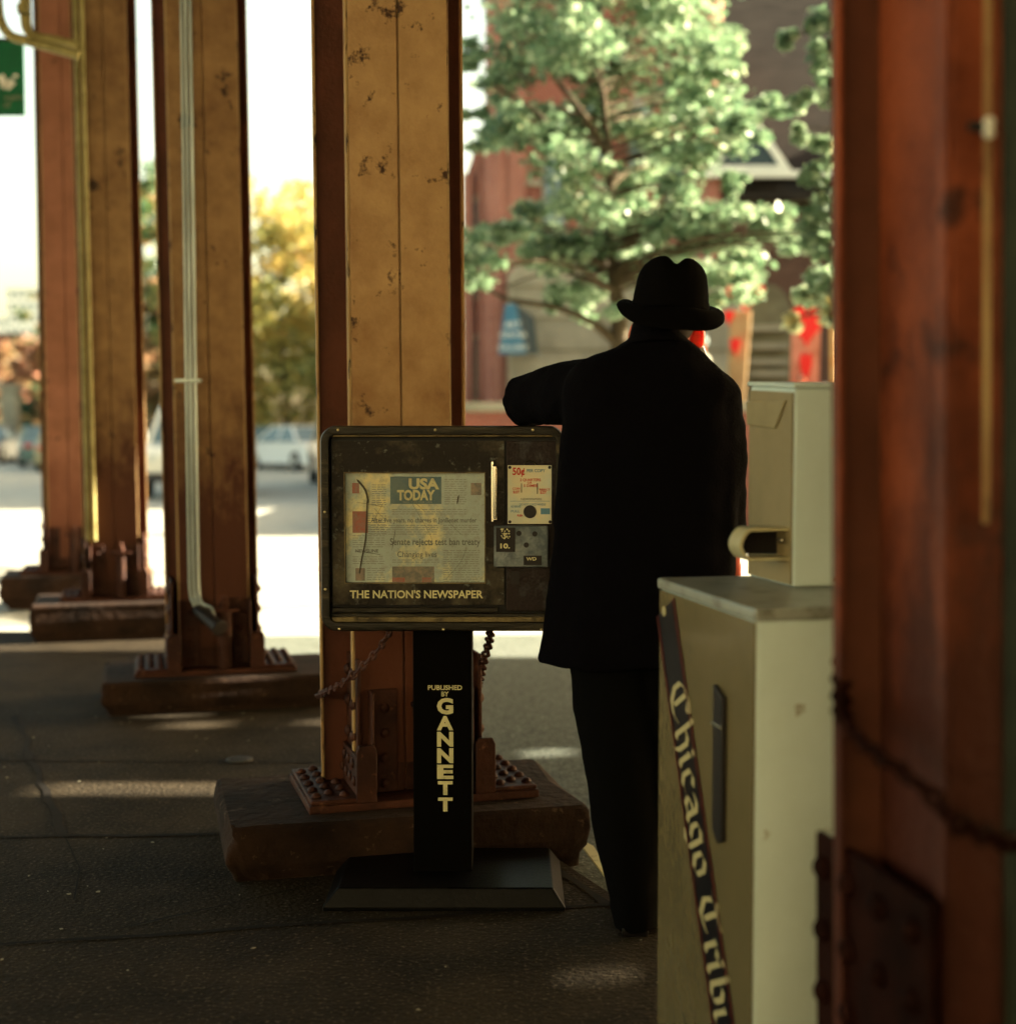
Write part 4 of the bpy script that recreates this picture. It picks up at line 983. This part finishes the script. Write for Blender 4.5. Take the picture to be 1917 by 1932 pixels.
# second tree, right
T2 = 12.5; PM2 = F/T2
tree2 = thing('street_tree', 'smaller street tree half hidden behind the near red column, some orange leaves', 'tree', W(1690,805,T2)); tree2.location.z = 0
TO2 = Vector(tree2.location); cent = []
for (px, py, r, tb_) in ((1540,120,34,.3),(1575,90,26,.3),(1522,178,26,.35),(1565,185,40,.3),(1515,240,18,.4),(1575,250,30,.4),(1545,405,40,.3),(1580,440,44,.3),(1528,470,30,.3),(1555,520,44,.35),(1520,560,26,.55),(1560,590,34,.75),(1510,600,18,.9),(1575,300,24,.5),
                     (1545,30,30,.3),(1500,60,18,.35),(1530,330,22,.3),(1660,60,80,.3),(1720,200,100,.3),(1660,380,90,.3),(1740,480,100,.3),(1640,540,60,.4),(1740,0,110,.3),(1600,560,40,.7)):
    c = W(px,py,T2)+Vector((0,rng.uniform(-.6,.6),0))-TO2; R_ = r/PM2
    for _ in range(max(3,int(r/7))):
        cent.append((c+Vector((rng.uniform(-.6,.6)*R_, rng.uniform(-.8,.8)*R_, rng.uniform(-.6,.6)*R_)), (R_*.75,R_*.8,R_*.55), tb_))
crown_obj(cent, 60, .08, 'leafm', tree2, rng)
limbs(Vector((0,0,-.05)), [W(1690,560,T2)-TO2, W(1700,300,T2)-TO2, W(1700,0,T2)-TO2], [c[0] for c in cent if rng.random()<.4], .11, rng, tree2)
# background trees
def bgtree(px, Y, ztop, zbot, rx, m, label, seed, tb_=.45, nC=60, per=60, size=.34, group='background trees along the far street', ry=None):
    r_ = random.Random(seed); x = W(px,805,Y).x
    t = thing('autumn_tree' if m != 'leafg' else 'green_tree', label, 'tree', (x,Y,0), 0, group)
    cz = (ztop+zbot)/2; hz = (ztop-zbot)/2; cent = []
    for _ in range(nC):
        a = r_.uniform(0,2*PI); el_ = math.asin(r_.uniform(-1,1)); q = r_.uniform(.35,1)**.6
        d = Vector((math.cos(a)*math.cos(el_)*rx*q, math.sin(a)*math.cos(el_)*(ry or rx*.8)*q, cz+math.sin(el_)*hz*q))
        s = r_.uniform(.16,.30)*rx
        cent.append((d, (s,s,s*.65), tb_+r_.gauss(0,.16)+ .12*math.sin(el_)))
    crown_obj(cent, per, size, m, t, r_)
    limbs(Vector((0,0,-.05)), [Vector((.1,0,zbot+.3)), Vector((-.1,.1,cz)), Vector((0,0,ztop-.6))], [c[0] for c in cent[:14]], .20, r_, t)
    return t
bgtree(535, 54, 10.3, 1.3, 4.6, 'leafy', 'broad yellow and orange tree behind the parked white car', 21, .42, 170, 80, .26)
bgtree(700, 58, 11.5, 2.0, 4.5, 'leafy', 'yellow tree mostly hidden behind the tan column', 22, .45, 60)
bgtree(462, 64, 8.0, 1.2, 3.4, 'leafy', 'low olive tree between the brown column and the broad yellow tree', 23, .2, 70)
bgtree(278, 60, 12.0, 1.6, 3.0, 'leafg', 'dark green tree rising above the white van', 24, .35, 90, 70, .3)
bgtree(318, 58, 7.6, 1.2, 2.3, 'leafo', 'orange tinged tree just right of the green tree above the white van', 25, .55, 50)
bgtree(40, 66, 5.2, .6, 2.2, 'leafo', 'small orange tree above the teal sedan at the left edge', 26, .5, 60, 60, .24)
bgtree(88, 62, 5.8, .6, 1.6, 'leafo', 'reddish tree touching the farthest column, above the teal sedan', 28, .75, 50, 60, .24)
bgtree(100, 78, 9.5, 2.0, 1.8, 'leafg', 'slender pale green tree left of the farthest column', 27, .3, 40, 60, .26)
bgtree(62, 60, 2.9, .3, 1.2, 'leafg', 'low dark shrub behind the teal sedan', 29, .1, 30, 60, .22)

# ------------------------------------------------------------------ church
CY = 29.0
def cpt(px, py, Y=CY): return W(px, py, Y)
ch = thing('brick_church', 'red brick church with stone porch and dark slate roof behind the street tree', 'church', (cpt(1150,805).x, CY, 0))
CO = Vector(ch.location)
def cl(px, py, Y=CY): return W(px, py, Y)-CO
def cprism(poly, Y, depth, name, m, parent=ch, bevel=0, extend=None):
    pts = []
    for (px, py) in poly:
        v = cl(px, py, Y)
        if py >= 1000: v.z = 0
        pts.append(v)
    return MB().prism(pts, (0,depth,0)).build(name, m, parent, smooth=0, bevel=bevel)
def PX(px, Y=CY): return cl(px, 805, Y).x
def PZ(py, Y=CY): return cl(958, py, Y).z
# gable front on the left
cprism([(878,1000),(878,335),(935,160),(1000,-40),(1120,-40),(1120,1000)], CY, 8, 'gable_wall', 'brickpale')
# tower
tw = MB(); tw.b2((PX(960),CY-.6-CY,0),(PX(1318),CY+4-CY,9.9)); tw.build('tower', 'brick', ch, smooth=0)
tt = MB()
for px in (945, 1322):
    x = PX(px); tt.tube([(x,-.45,0),(x,-.45,10.1)], .30, 8)
tt.build('corner_turret', 'brickpale', ch, smooth=0)
# pilasters and lancets on the left part
pl_ = MB()
for px, w in ((884,.10),(918,.16),(945,.14),(975,.16)):
    pl_.b2((PX(px)-w,-.75 if px>950 else -.22,0),(PX(px)+w,-.6 if px>950 else 0.01,PZ(330 if px<950 else 120)))
pl_.build('pilaster', 'brickpale', ch, smooth=0, bevel=.02)
def lancet(pxc, py0, py1, wpx, Y, m='glassd', frame='stone', parent=ch):
    x = PX(pxc, Y); w = wpx/F*Y/2; z0 = PZ(py1, Y); z1 = PZ(py0, Y); yy = Y-CY
    def arch(w_, z0_, z1_, y):
        spring = z1_-w_*1.7; pts = [Vector((x-w_,y,z0_)), Vector((x+w_,y,z0_))]
        for k in range(7):
            t = k/6; pts.append(Vector((x+w_*math.cos(t*PI/2)**.8, y, spring+(z1_-spring)*math.sin(t*PI/2))))
        for k in range(1,7):
            t = k/6; pts.append(Vector((x-w_*math.sin(t*PI/2)**.8 if t else x, y, spring+(z1_-spring)*math.cos(t*PI/2))))
        return pts
    f = MB().prism(arch(w*1.35, z0-.06, z1+.12, yy-.06), (0,.10,0)).build('window', frame, parent, smooth=0)
    MB().prism(arch(w, z0, z1, yy-.09), (0,.028,0)).build('pane', m, f, smooth=0)
lancet(901, 380, 560, 14, CY); lancet(901, 640, 752, 12, CY); lancet(932, 610, 742, 9, CY)
lancet(1045, 300, 470, 34, CY-.6, 'glassb'); lancet(1120, 190, 300, 30, CY-.6, 'glassb'); lancet(1205, 190, 330, 34, CY-.6, 'glassb'); lancet(1120, 30, 110, 26, CY-.6, 'glassb'); lancet(1270, 300, 430, 28, CY-.6, 'glassd')
# stone string courses
sc3 = MB()
for py in (355, 505): sc3.b2((PX(965),-.66,PZ(py+5)),(PX(1300),-.602,PZ(py-5)))
sc3.build('string_course', 'stone', ch, smooth=0)
# stone porch
cprism([(958,1000),(958,520),(980,492),(1400,492),(1400,1000)], CY-2.0, 1.35, 'porch', 'stone', bevel=.03)
pj = MB()
for py in (540,600,660,720): pj.b2((PX(960,CY-2),-2.03,PZ(py+1.2,CY-2)),(PX(1395,CY-2),-2.002,PZ(py-1.2,CY-2)))
pj.build('ashlar_course', 'stoned', ch, smooth=0)
# nave with big dark roof, right
nv = MB(); nv.b2((PX(1336),0,0),(PX(2150),9,PZ(400))); nv.build('nave_wall', 'brickdark', ch, smooth=0)
nv2 = MB(); nv2.b2((PX(1336),-.12,PZ(385)),(PX(2150),-.002,PZ(372))); nv2.b2((PX(1336),-.3,PZ(330)+.0),(PX(2150),-.05,PZ(336))); nv2.build('eave_band', 'stoned', ch, smooth=0)
rf = MB(); ez = PZ(372); rf.prism([Vector((PX(1336),-.45,ez-.1)), Vector((PX(1336),-.45,ez)), Vector((PX(1336),4.5,ez+5.6)), Vector((PX(1336),4.8,ez+5.6)), Vector((PX(1336),4.8,ez-.1))], (PX(2150)-PX(1336),0,0))
rf.build('roof', 'slate', ch, smooth=0)
def dormer(pxa, pxc, pxb, pyt, pyb):
    Yd = CY-.75; f = MB(); y0 = Yd-CY
    A, B_, C_ = cl(pxa,pyb,Yd), cl(pxb,pyb,Yd), cl(pxc,pyt,Yd)
    d = MB().prism([A, B_, C_], (0,2.2,0)).build('dormer', 'slate', ch, smooth=0)
    q = MB()
    cen = (A+B_+C_)/3
    for p, r in ((A,B_),(B_,C_),(C_,A)):
        w = .78 if p.z < r.z or p.z > r.z else .80
        q.prism([p, r, cen+(r-cen)*.72, cen+(p-cen)*.72], (0,-.08,0))
    q.b2((A.x-.25,y0-.16,A.z-.14),(B_.x+.25,y0-.01,A.z-.02))
    q.build('dormer_trim', 'trimw', d, smooth=0)
    MB().prism([cen+(A-cen)*.70, cen+(B_-cen)*.70, cen+(C_-cen)*.70], (0,-.03,0)).build('dormer_window', 'glassd', d, smooth=0)
dormer(1325,1425,1492,222,322); dormer(1542,1625,1710,225,326); dormer(1760,1850,1930,225,326)
# arched side door in stone
cprism([(1392,1000),(1392,545),(1440,500),(1560,505),(1585,560),(1700,560),(1700,1000)], CY-1.2, 1.19, 'side_porch', 'brickdark')
dw = MB(); pts = [cl(1402,1000,CY-1.25)]; pts[0].z = 1.0
pts = [Vector((PX(1402,CY-1.25),-1.25,1.0))]
for k in range(13):
    t = PI*k/12; pts.append(Vector((PX(1447,CY-1.25)-math.cos(t)*(PX(1492,CY-1.25)-PX(1402,CY-1.25))/2, -1.25, PZ(600,CY-1.25)+math.sin(t)*(PZ(536,CY-1.25)-PZ(600,CY-1.25)))))
pts.append(Vector((PX(1492,CY-1.25),-1.25,1.0)))
dwo = dw.prism(pts, (0,.048,0)).build('arched_doorway', 'stoned', ch, smooth=0)
stp = MB()
for i, py in enumerate((618,652,682,704)): stp.b2((PX(1410,CY-1.4),-1.45+.02*i,PZ(py+6,CY-1.4)),(PX(1486,CY-1.4),-1.27,PZ(py-5,CY-1.4)))
stp.build('stone_ledge', 'stone', dwo, smooth=0)
# terrace with its brick wall
terr = MB(); terr.b2((-1.7,19.7,-.03),(22,60,.95)); struct(terr.build('terrace', 'walk', smooth=0))
twall = thing('terrace_wall', 'low brick terrace wall with pale stone coping left of the leaning man', 'wall', (3,19.6,0))
MB().b2((-4.7,-.12,-.03),(12,.12,1.56)).build('brickwork', 'brick', twall, smooth=0)
MB().b2((-4.75,-.17,1.561),(12,.17,1.68)).build('coping', 'stone', twall, smooth=0, bevel=.01)
# blue awning sign
aw = thing('blue_awning', 'small blue pyramid awning with faded lettering against the stone porch', 'awning', cpt(978,615,26.2)); AO = Vector(aw.location)
def al(px, py, Y=26.2): return W(px,py,Y)-AO
a_, b_a, c_a, d_a = al(940,668), al(992,668), al(1016,668,26.9), al(966,668,26.9)
t1, t2 = al(953,574,26.6), al(972,572,26.6)
a2, b2_ = al(955,585,26.5), al(982,580,26.5)
MB().add([a_, b_a, t2, t1, c_a, al(1000,600,26.9)], [(0,1,2,3),(1,4,5,2),(3,2,5)]).build('front_canvas', 'awnblue', aw, smooth=0, fix=False)
dkk = MB().prism([b_a+Vector((.02,0,0)), c_a, al(1008,600,26.9), t2+Vector((.02,0,0))], (0,.02,0)); dkk.build('side_canvas', 'awndark', aw, smooth=0)
for body, py, hgt in (('ART', 618, .12), ('CENTER', 636, .10), ('GALLERY', 660, .10)):
    text_obj(body, hgt*1.3, Matrix.Translation(al(968,py,26.1)) @ FRONT, 'trimw', aw, 'lettering', .002, .01, 'CENTER')
# heart banners
def heart(cx_, cz_, y, w, h, mb, dep=-.03):
    pts = []
    for k in range(28):
        t = 2*PI*k/28; X = 16*math.sin(t)**3/17; Z = (13*math.cos(t)-5*math.cos(2*t)-2*math.cos(3*t)-math.cos(4*t))/17
        pts.append(Vector((cx_+X*w/2, y, cz_+Z*h/2)))
    return mb.prism(pts, (0,dep,0))
HY = 21.0
hb1 = thing('heart_sculpture', 'tall tan pole topped by a big red heart beside the stone doorway', 'sculpture', (W(1395,805,HY).x, HY, .95))
def h1(px, py): v = W(px,py,HY)-Vector(hb1.location); return v.x, v.z
p = MB(); x, z = h1(1388,640); p.prism([Vector((h1(1392,590)[0]-.10,0,h1(0,585)[1])), Vector((h1(1408,590)[0]+.08,0,h1(0,585)[1])), Vector((h1(1385,740)[0]+.10,0,0)), Vector((h1(1378,740)[0]-.08,0,0))], (0,.10,0)); p.build('post', 'tan', hb1, smooth=0, bevel=.02)
for (px, py, w, h) in ((1405,556,76,62),(1374,597,20,34),(1386,652,20,40)):
    x, z = h1(px,py); heart(x, z, -.01, w/F*HY, h/F*HY, MB(), -.06).build('red_heart', 'red', hb1, smooth=0, bevel=.01)
hb2 = thing('heart_banner', 'pink banner with red hearts by the near column, behind the grey coin box', 'banner', (W(1528,805,HY-.5).x, HY-.5, .95))
def h2(px, py): v = W(px,py,HY-.5)-Vector(hb2.location); return v.x, v.z
MB().prism([Vector((h2(1502,0)[0],0,h2(0,590)[1])), Vector((h2(1556,0)[0],0,h2(0,585)[1])), Vector((h2(1552,0)[0],0,0)), Vector((h2(1498,0)[0],0,0))], (0,.03,0)).build('cloth', 'pink', hb2, smooth=0)
for (px, py, w, h) in ((1522,610,60,90),(1520,690,24,70),(1503,560,14,16),(1548,562,14,16)):
    x, z = h2(px,py); heart(x, z, -.002, w/F*HY, h/F*HY, MB(), -.02).build('red_heart', 'red', hb2, smooth=0)
pole = MB().tube([W(1574,760,20.2), W(1571,560,20.2)], .045, 12); 
pz = pole.v; o = MB().tube([Vector((W(1575,760,20.2).x,20.2,.95)), W(1572,600,20.2)], .05, 12).build('orange_pole', 'orange')
tag(o, 'slim orange and cream pole at the left edge of the near red column', 'pole')

# ------------------------------------------------------------------ background people
def bgperson(px, py_top, Y, H, top, hairm, label, face=0, legs='ink', zb=.95, cap=False):
    x = W(px,805,Y).x; t = thing('person', label, 'person', (x,Y,zb), face)
    s = H/1.75; b = MB()
    hz = H-.115*s
    b.ell((0,0,hz),(.075*s,.09*s,.115*s)); b.tube([(0,0,hz-.08*s),(0,0,hz-.22*s)], .05*s)
    b.ell((0,.09*s,hz-.01),(.014*s,.02*s,.022*s))
    for q in (-1,1): b.ell((q*.074*s,0,hz-.01),(.01*s,.018*s,.028*s))
    b.tube([(0,0,1.45*s),(0,0,1.2*s),(0,0,.95*s)], [(.16*s,.09*s),(.15*s,.1*s),(.15*s,.1*s)], 14)
    for q in (-1,1):
        b.tube([(q*.17*s,0,1.40*s),(q*.21*s,.02*s,1.12*s),(q*.20*s,.12*s,.90*s)], [.045*s,.038*s,.026*s], 10)
        hand(b, (q*.20*s,.13*s,.89*s), (0,.5,-.9), (q,0,0), q, .4, s)
        b.tube([(q*.09*s,0,.95*s),(q*.10*s,.01,.5*s),(q*.10*s,-.02,.08*s)], [.085*s,.06*s,.04*s], 12)
        b.ell((q*.10*s,.05*s,.035*s),(.04*s,.12*s,.035*s))
    remesh_obj(b, 'body', 'skin', t, .014*s, 3)
    c = MB(); c.tube([(0,-.01,1.50*s),(0,0,1.44*s),(0,0,1.2*s),(0,0,.85*s)], [(.07*s,.06*s),(.185*s,.115*s),(.18*s,.13*s),(.19*s,.135*s)], 18)
    for q in (-1,1): c.tube([(q*.15*s,0,1.42*s),(q*.215*s,.02*s,1.12*s),(q*.20*s,.11*s,.93*s)], [.066*s,.056*s,.045*s], 12)
    remesh_obj(c, 'jacket', top, t, .014*s, 4)
    l = MB()
    for q in (-1,1): l.tube([(q*.085*s,0,.95*s),(q*.10*s,.01,.5*s),(q*.10*s,-.02,.07*s)], [.10*s,.078*s,.065*s], 12)
    remesh_obj(l, 'trousers', legs, t, .016*s, 2)
    h_ = MB(); h_.ell((0,-.022*s,hz+.03*s),(.086*s,.092*s,.10*s)); 
    if cap: h_.ell((0,.08*s,hz+.045*s),(.06*s,.07*s,.012*s))
    remesh_obj(h_, 'cap' if cap else 'hair', hairm, t, .012*s, 2)
    return t
bgperson(1375, 608, 17.5, 1.66, 'grey', 'glassb', 'person in a grey jacket and pale cap standing on the terrace beyond the hat brim', PI*.62, zb=.95, cap=True).location.y = 20.1
bgperson(1512, 655, 20.1, 1.12, 'pink', 'awndark', 'dark haired child in pink standing before the pink banner', PI, zb=.95)
bgperson(1552, 655, 20.4, 1.02, 'blue', 'hair', 'small child in blue behind the corner of the coin box', PI*.8, zb=.95)

# ------------------------------------------------------------------ cars
def car(name, label, x, Y, rz, paint, L=4.5, Wd=1.75, H=1.42, kind='sedan', lit=False, cat='car'):
    t = thing(name, label, cat, (x,Y,-.034), rz, 'cars parked along the far street')
    h = Wd/2; cl_ = .2
    if kind == 'sedan': prof = [(-L/2,.35),(-L/2+.02,.72),(-L/2+.25,.88),(-L/2+.95,.93),(L/2-1.2,.90),(L/2-.35,.78),(L/2-.02,.62),(L/2,.35)]; cab = [(-L/2+.75,.92),(-L/2+1.35,H),(-L/2+2.6,H),(-L/2+3.35,.90)]
    else: prof = [(-L/2,.45),(-L/2+.0,1.0),(-L/2+.1,1.08),(L/2-1.25,1.08),(L/2-.2,1.0),(L/2,.85),(L/2,.45)]; cab = [(-L/2+.08,1.07),(-L/2+.25,H),(-L/2+3.0,H),(-L/2+3.55,1.07)]
    bot = .22 if kind == 'sedan' else .34
    R_ = .31 if kind == 'sedan' else .37; wy = (-L/2+.85, L/2-.85)
    # body loft along width: y' is car length (local +Y front)
    def sec(x_, ins, dz): return [Vector((x_, p[0]*(1-ins), p[1]-dz*(p[1]>.6))) for p in [(-L/2+.05,bot),*prof,(L/2-.05,bot)]]
    b = MB(); b.loft([sec(-h+.04,.02,.06), sec(-h,.005,.03), sec(-h+.0,.0,.02) and sec(-h*.85,0,0), sec(h*.85,0,0), sec(h,.005,.03), sec(h-.04,.02,.06)])
    body = b.build('body', paint, t, smooth=30, bevel=.03)
    g = MB()
    def cs_(x_, z_ins): return [Vector((x_, p[0], p[1])) for p in cab]
    lo_w, hi_w = h*.93, h*.74
    pts_l = [Vector((-lo_w,cab[0][0],cab[0][1])), Vector((-hi_w,cab[1][0],cab[1][1]-.04)), Vector((-hi_w,cab[2][0],cab[2][1]-.04)), Vector((-lo_w,cab[3][0],cab[3][1]))]
    pts_r = [Vector((-p.x,p.y,p.z)) for p in pts_l]
    g.loft([pts_l, pts_r]); g.build('windows', 'glassb', t, smooth=0, bevel=.02)
    r = MB(); r.b2((-hi_w-.015,cab[1][0]-.03,cab[1][1]-.05),(hi_w+.015,cab[2][0]+.03,cab[1][1]))
    for (p, q) in ((0,1),(3,2)):
        for s in (-1,1): r.tube([Vector((s*lo_w*1.0,cab[p][0],cab[p][1])), Vector((s*hi_w*1.0,cab[q][0],cab[q][1]-.03))], .045, 6)
    for s in (-1,1):
        ym = (cab[1][0]+cab[2][0])/2; r.tube([Vector((s*lo_w,ym,cab[0][1])), Vector((s*hi_w,ym,cab[1][1]-.03))], .04, 6)
    r.build('roof', paint, t, smooth=30, bevel=.02)
    for y_ in wy:
        for s in (-1,1):
            wb = MB(); wb.tube([(s*(h-.20),y_,R_),(s*(h+.012),y_,R_)], R_, 24); w_ = wb.build('wheel', 'tyre', t, bevel=.03)
            MB().tube([(s*(h+.0),y_,R_),(s*(h+.022),y_,R_)], R_*.6, 18).build('rim', 'rim', w_, bevel=.01)
    for s in (-1,1):
        MB().b2((s*(h-.10),-L/2-.012,.68 if kind=='sedan' else .85),(s*(h-.38),-L/2+.03,.82 if kind=='sedan' else 1.02)).build('tail_light', 'redlamp', t, smooth=0, bevel=.01)
        MB().b2((s*(h-.12),L/2-.03,.56 if kind=='sedan' else .72),(s*(h-.42),L/2+.014,.68 if kind=='sedan' else .88)).build('headlight', 'lamplit' if lit else 'trimw', t, smooth=0, bevel=.01)
    MB().b2((-h+.06,-L/2-.07,.36),(h-.06,-L/2+.01,.54)).build('bumper', 'plast' if kind != 'sedan' else paint, t, smooth=0, bevel=.03)
    MB().b2((-h+.06,L/2-.01,.34),(h-.06,L/2+.07,.52)).build('bumper', 'plast' if kind != 'sedan' else paint, t, smooth=0, bevel=.03)
    return t
def cx(px, Y): return W(px,805,Y).x
car('parked_suv', 'tan and grey SUV parked just left of the newspaper box', cx(648,33), 35.0, rad(12), car_paint('tan_paint',(.34,.29,.2)), 4.7, 1.85, 1.85, 'suv')
car('parked_car', 'white sedan parked behind the tan SUV', cx(548,46), 47.2, rad(38), car_paint('white_paint_car',(.75,.75,.7)), 4.4, 1.7, 1.42)
car('parked_car', 'dark teal car with a red tail light beside the brown column', cx(489,50), 52.0, rad(10), car_paint('teal_paint',(.03,.10,.09)), 4.4, 1.7, 1.42)
car('parked_van', 'white van half hidden behind the column with the grey pipes', cx(338,28), 30.0, rad(186), car_paint('cream_paint',(.72,.70,.58)), 5.0, 1.95, 1.82, 'suv', cat='van')
car('parked_car', 'teal grey sedan at the left, seen past the farthest column', cx(58,50), 51.5, rad(20), car_paint('teal_grey_paint',(.10,.17,.15)), 4.5, 1.75, 1.44)
car('parked_car', 'olive tan car partly hidden behind the farthest column', cx(104,45), 46.5, rad(12), car_paint('olive_paint',(.28,.27,.16)), 4.5, 1.75, 1.5)
car('moving_car', 'car with a bright headlamp at the left edge of the photo', cx(-18,56), 56, rad(185), car_paint('dark_paint',(.08,.07,.06)), 4.5, 1.75, 1.42, lit=True)

# unseen brick block right of the church, added to shadow the parked cars
tb_ = thing('shade_block', 'plain brick block added unseen beyond the church roof to shade the cars', 'building', (22,50,0))
MB().b2((-10,-13,0),(10,22,14)).build('wall', 'brick', tb_, smooth=0)  # wall of the added shade block
MB().b2((-10.3,-13.3,14),(10.3,22.3,14.4)).build('cornice', 'stone', tb_, smooth=0)
# ------------------------------------------------------------------ far buildings left
def bld(name, label, pxa, pxb, pyt, Y, D, m, rows, colsn, win='glassb', band=None):
    xa, xb = cx(pxa,Y), cx(pxb,Y); zt_ = W(958,pyt,Y).z; t = thing(name, label, 'building', ((xa+xb)/2,Y,0))
    w = (xb-xa)/2; MB().b2((-w,0,0),(w,D,zt_)).build('wall', m, t, smooth=0)
    MB().b2((-w-.2,-.25,zt_),(w+.2,D,zt_+.35)).build('cornice', band or m, t, smooth=0)
    for i in range(rows):
        for j in range(colsn):
            zc = zt_*(i+.55)/rows; xc = -w+2*w*(j+.5)/colsn; hh = zt_/rows*.3; ww = w/colsn*.5
            f = MB().b2((xc-ww-.08,-.06,zc-hh-.08),(xc+ww+.08,-.002,zc+hh+.08)).build('window', 'trimw', t, smooth=0)
            MB().b2((xc-ww,-.09,zc-hh),(xc+ww,-.062,zc+hh)).build('pane', win, f, smooth=0)
    return t
bld('brick_building', 'low red brown brick building behind the orange tree at the left edge', -120, 42, 640, 90, 12, 'brick', 3, 5, band='brickdark')
bld('apartment_tower', 'pale distant tower fading into the white sky at the left', 18, 92, 545, 260, 20, 'haze_b', 12, 5)
bld('pale_building', 'faint white high-rise left of the farthest column', -90, 20, 600, 330, 20, 'haze_b', 10, 6)
pp = MB(); v0 = W(14,700,57); pp.b2((v0.x-.3,57,-.03),(v0.x+.3,57.6,W(14,735,57).z)); o = pp.build('stone_pillar', 'stone', bevel=.03)
tag(o, 'pale stone gate pillar at the left edge behind the cars', 'pillar'); MB().b2((v0.x-.4,56.9,W(14,735,57).z),(v0.x+.4,57.7,W(14,725,57).z)).build('capstone', 'stone', o, smooth=0, bevel=.02)
# brick building across the road behind trees (between columns), mostly hidden
# ------------------------------------------------------------------ green street banner
gb = thing('street_banner', 'green street banner with a white tick mark at the upper left edge', 'banner', W(10,150,12)); GO = Vector(gb.location)
def gl(px, py, Y=12): return W(px,py,Y)-GO
A, B_ = gl(-75,75), gl(48,218)
cloth = MB().b2((A.x,-.004,B_.z),(B_.x,.004,A.z)).build('cloth', 'green', gb, smooth=0)
MB().tube([gl(-110,74), gl(52,74)], .015, 10).build('top_rod', 'black', gb)
MB().tube([gl(-110,74), gl(-110,-500)], .03, 10).build('hanger', 'black', gb)
tk = MB(); 
for (pp_, qq) in (((1,142),(12,165)),((12,165),(26,152))):
    p_, q_ = gl(*pp_), gl(*qq); d = (q_-p_).normalized(); n_ = Vector((-d.z,0,d.x))*.030
    tk.prism([p_-n_+Vector((0,-.005,0)), p_+n_+Vector((0,-.005,0)), q_+n_+Vector((0,-.005,0)), q_-n_+Vector((0,-.005,0))], (0,-.002,0))
tk.ell(gl(30,143)+Vector((0,-.006,0)), (.022,.003,.016)); tk.build('tick_mark', 'white', cloth, smooth=0)
def gtext(body, pxr, pyb, h):
    text_obj(body, h/F*12*1.4, Matrix.Translation(gl(pxr,pyb)+Vector((0,-.006,0))) @ FRONT, 'stone', cloth, 'lettering', .001, .01, 'RIGHT')
gtext('argefor', 46, 187, 9); gtext('all', 20, 202, 10)
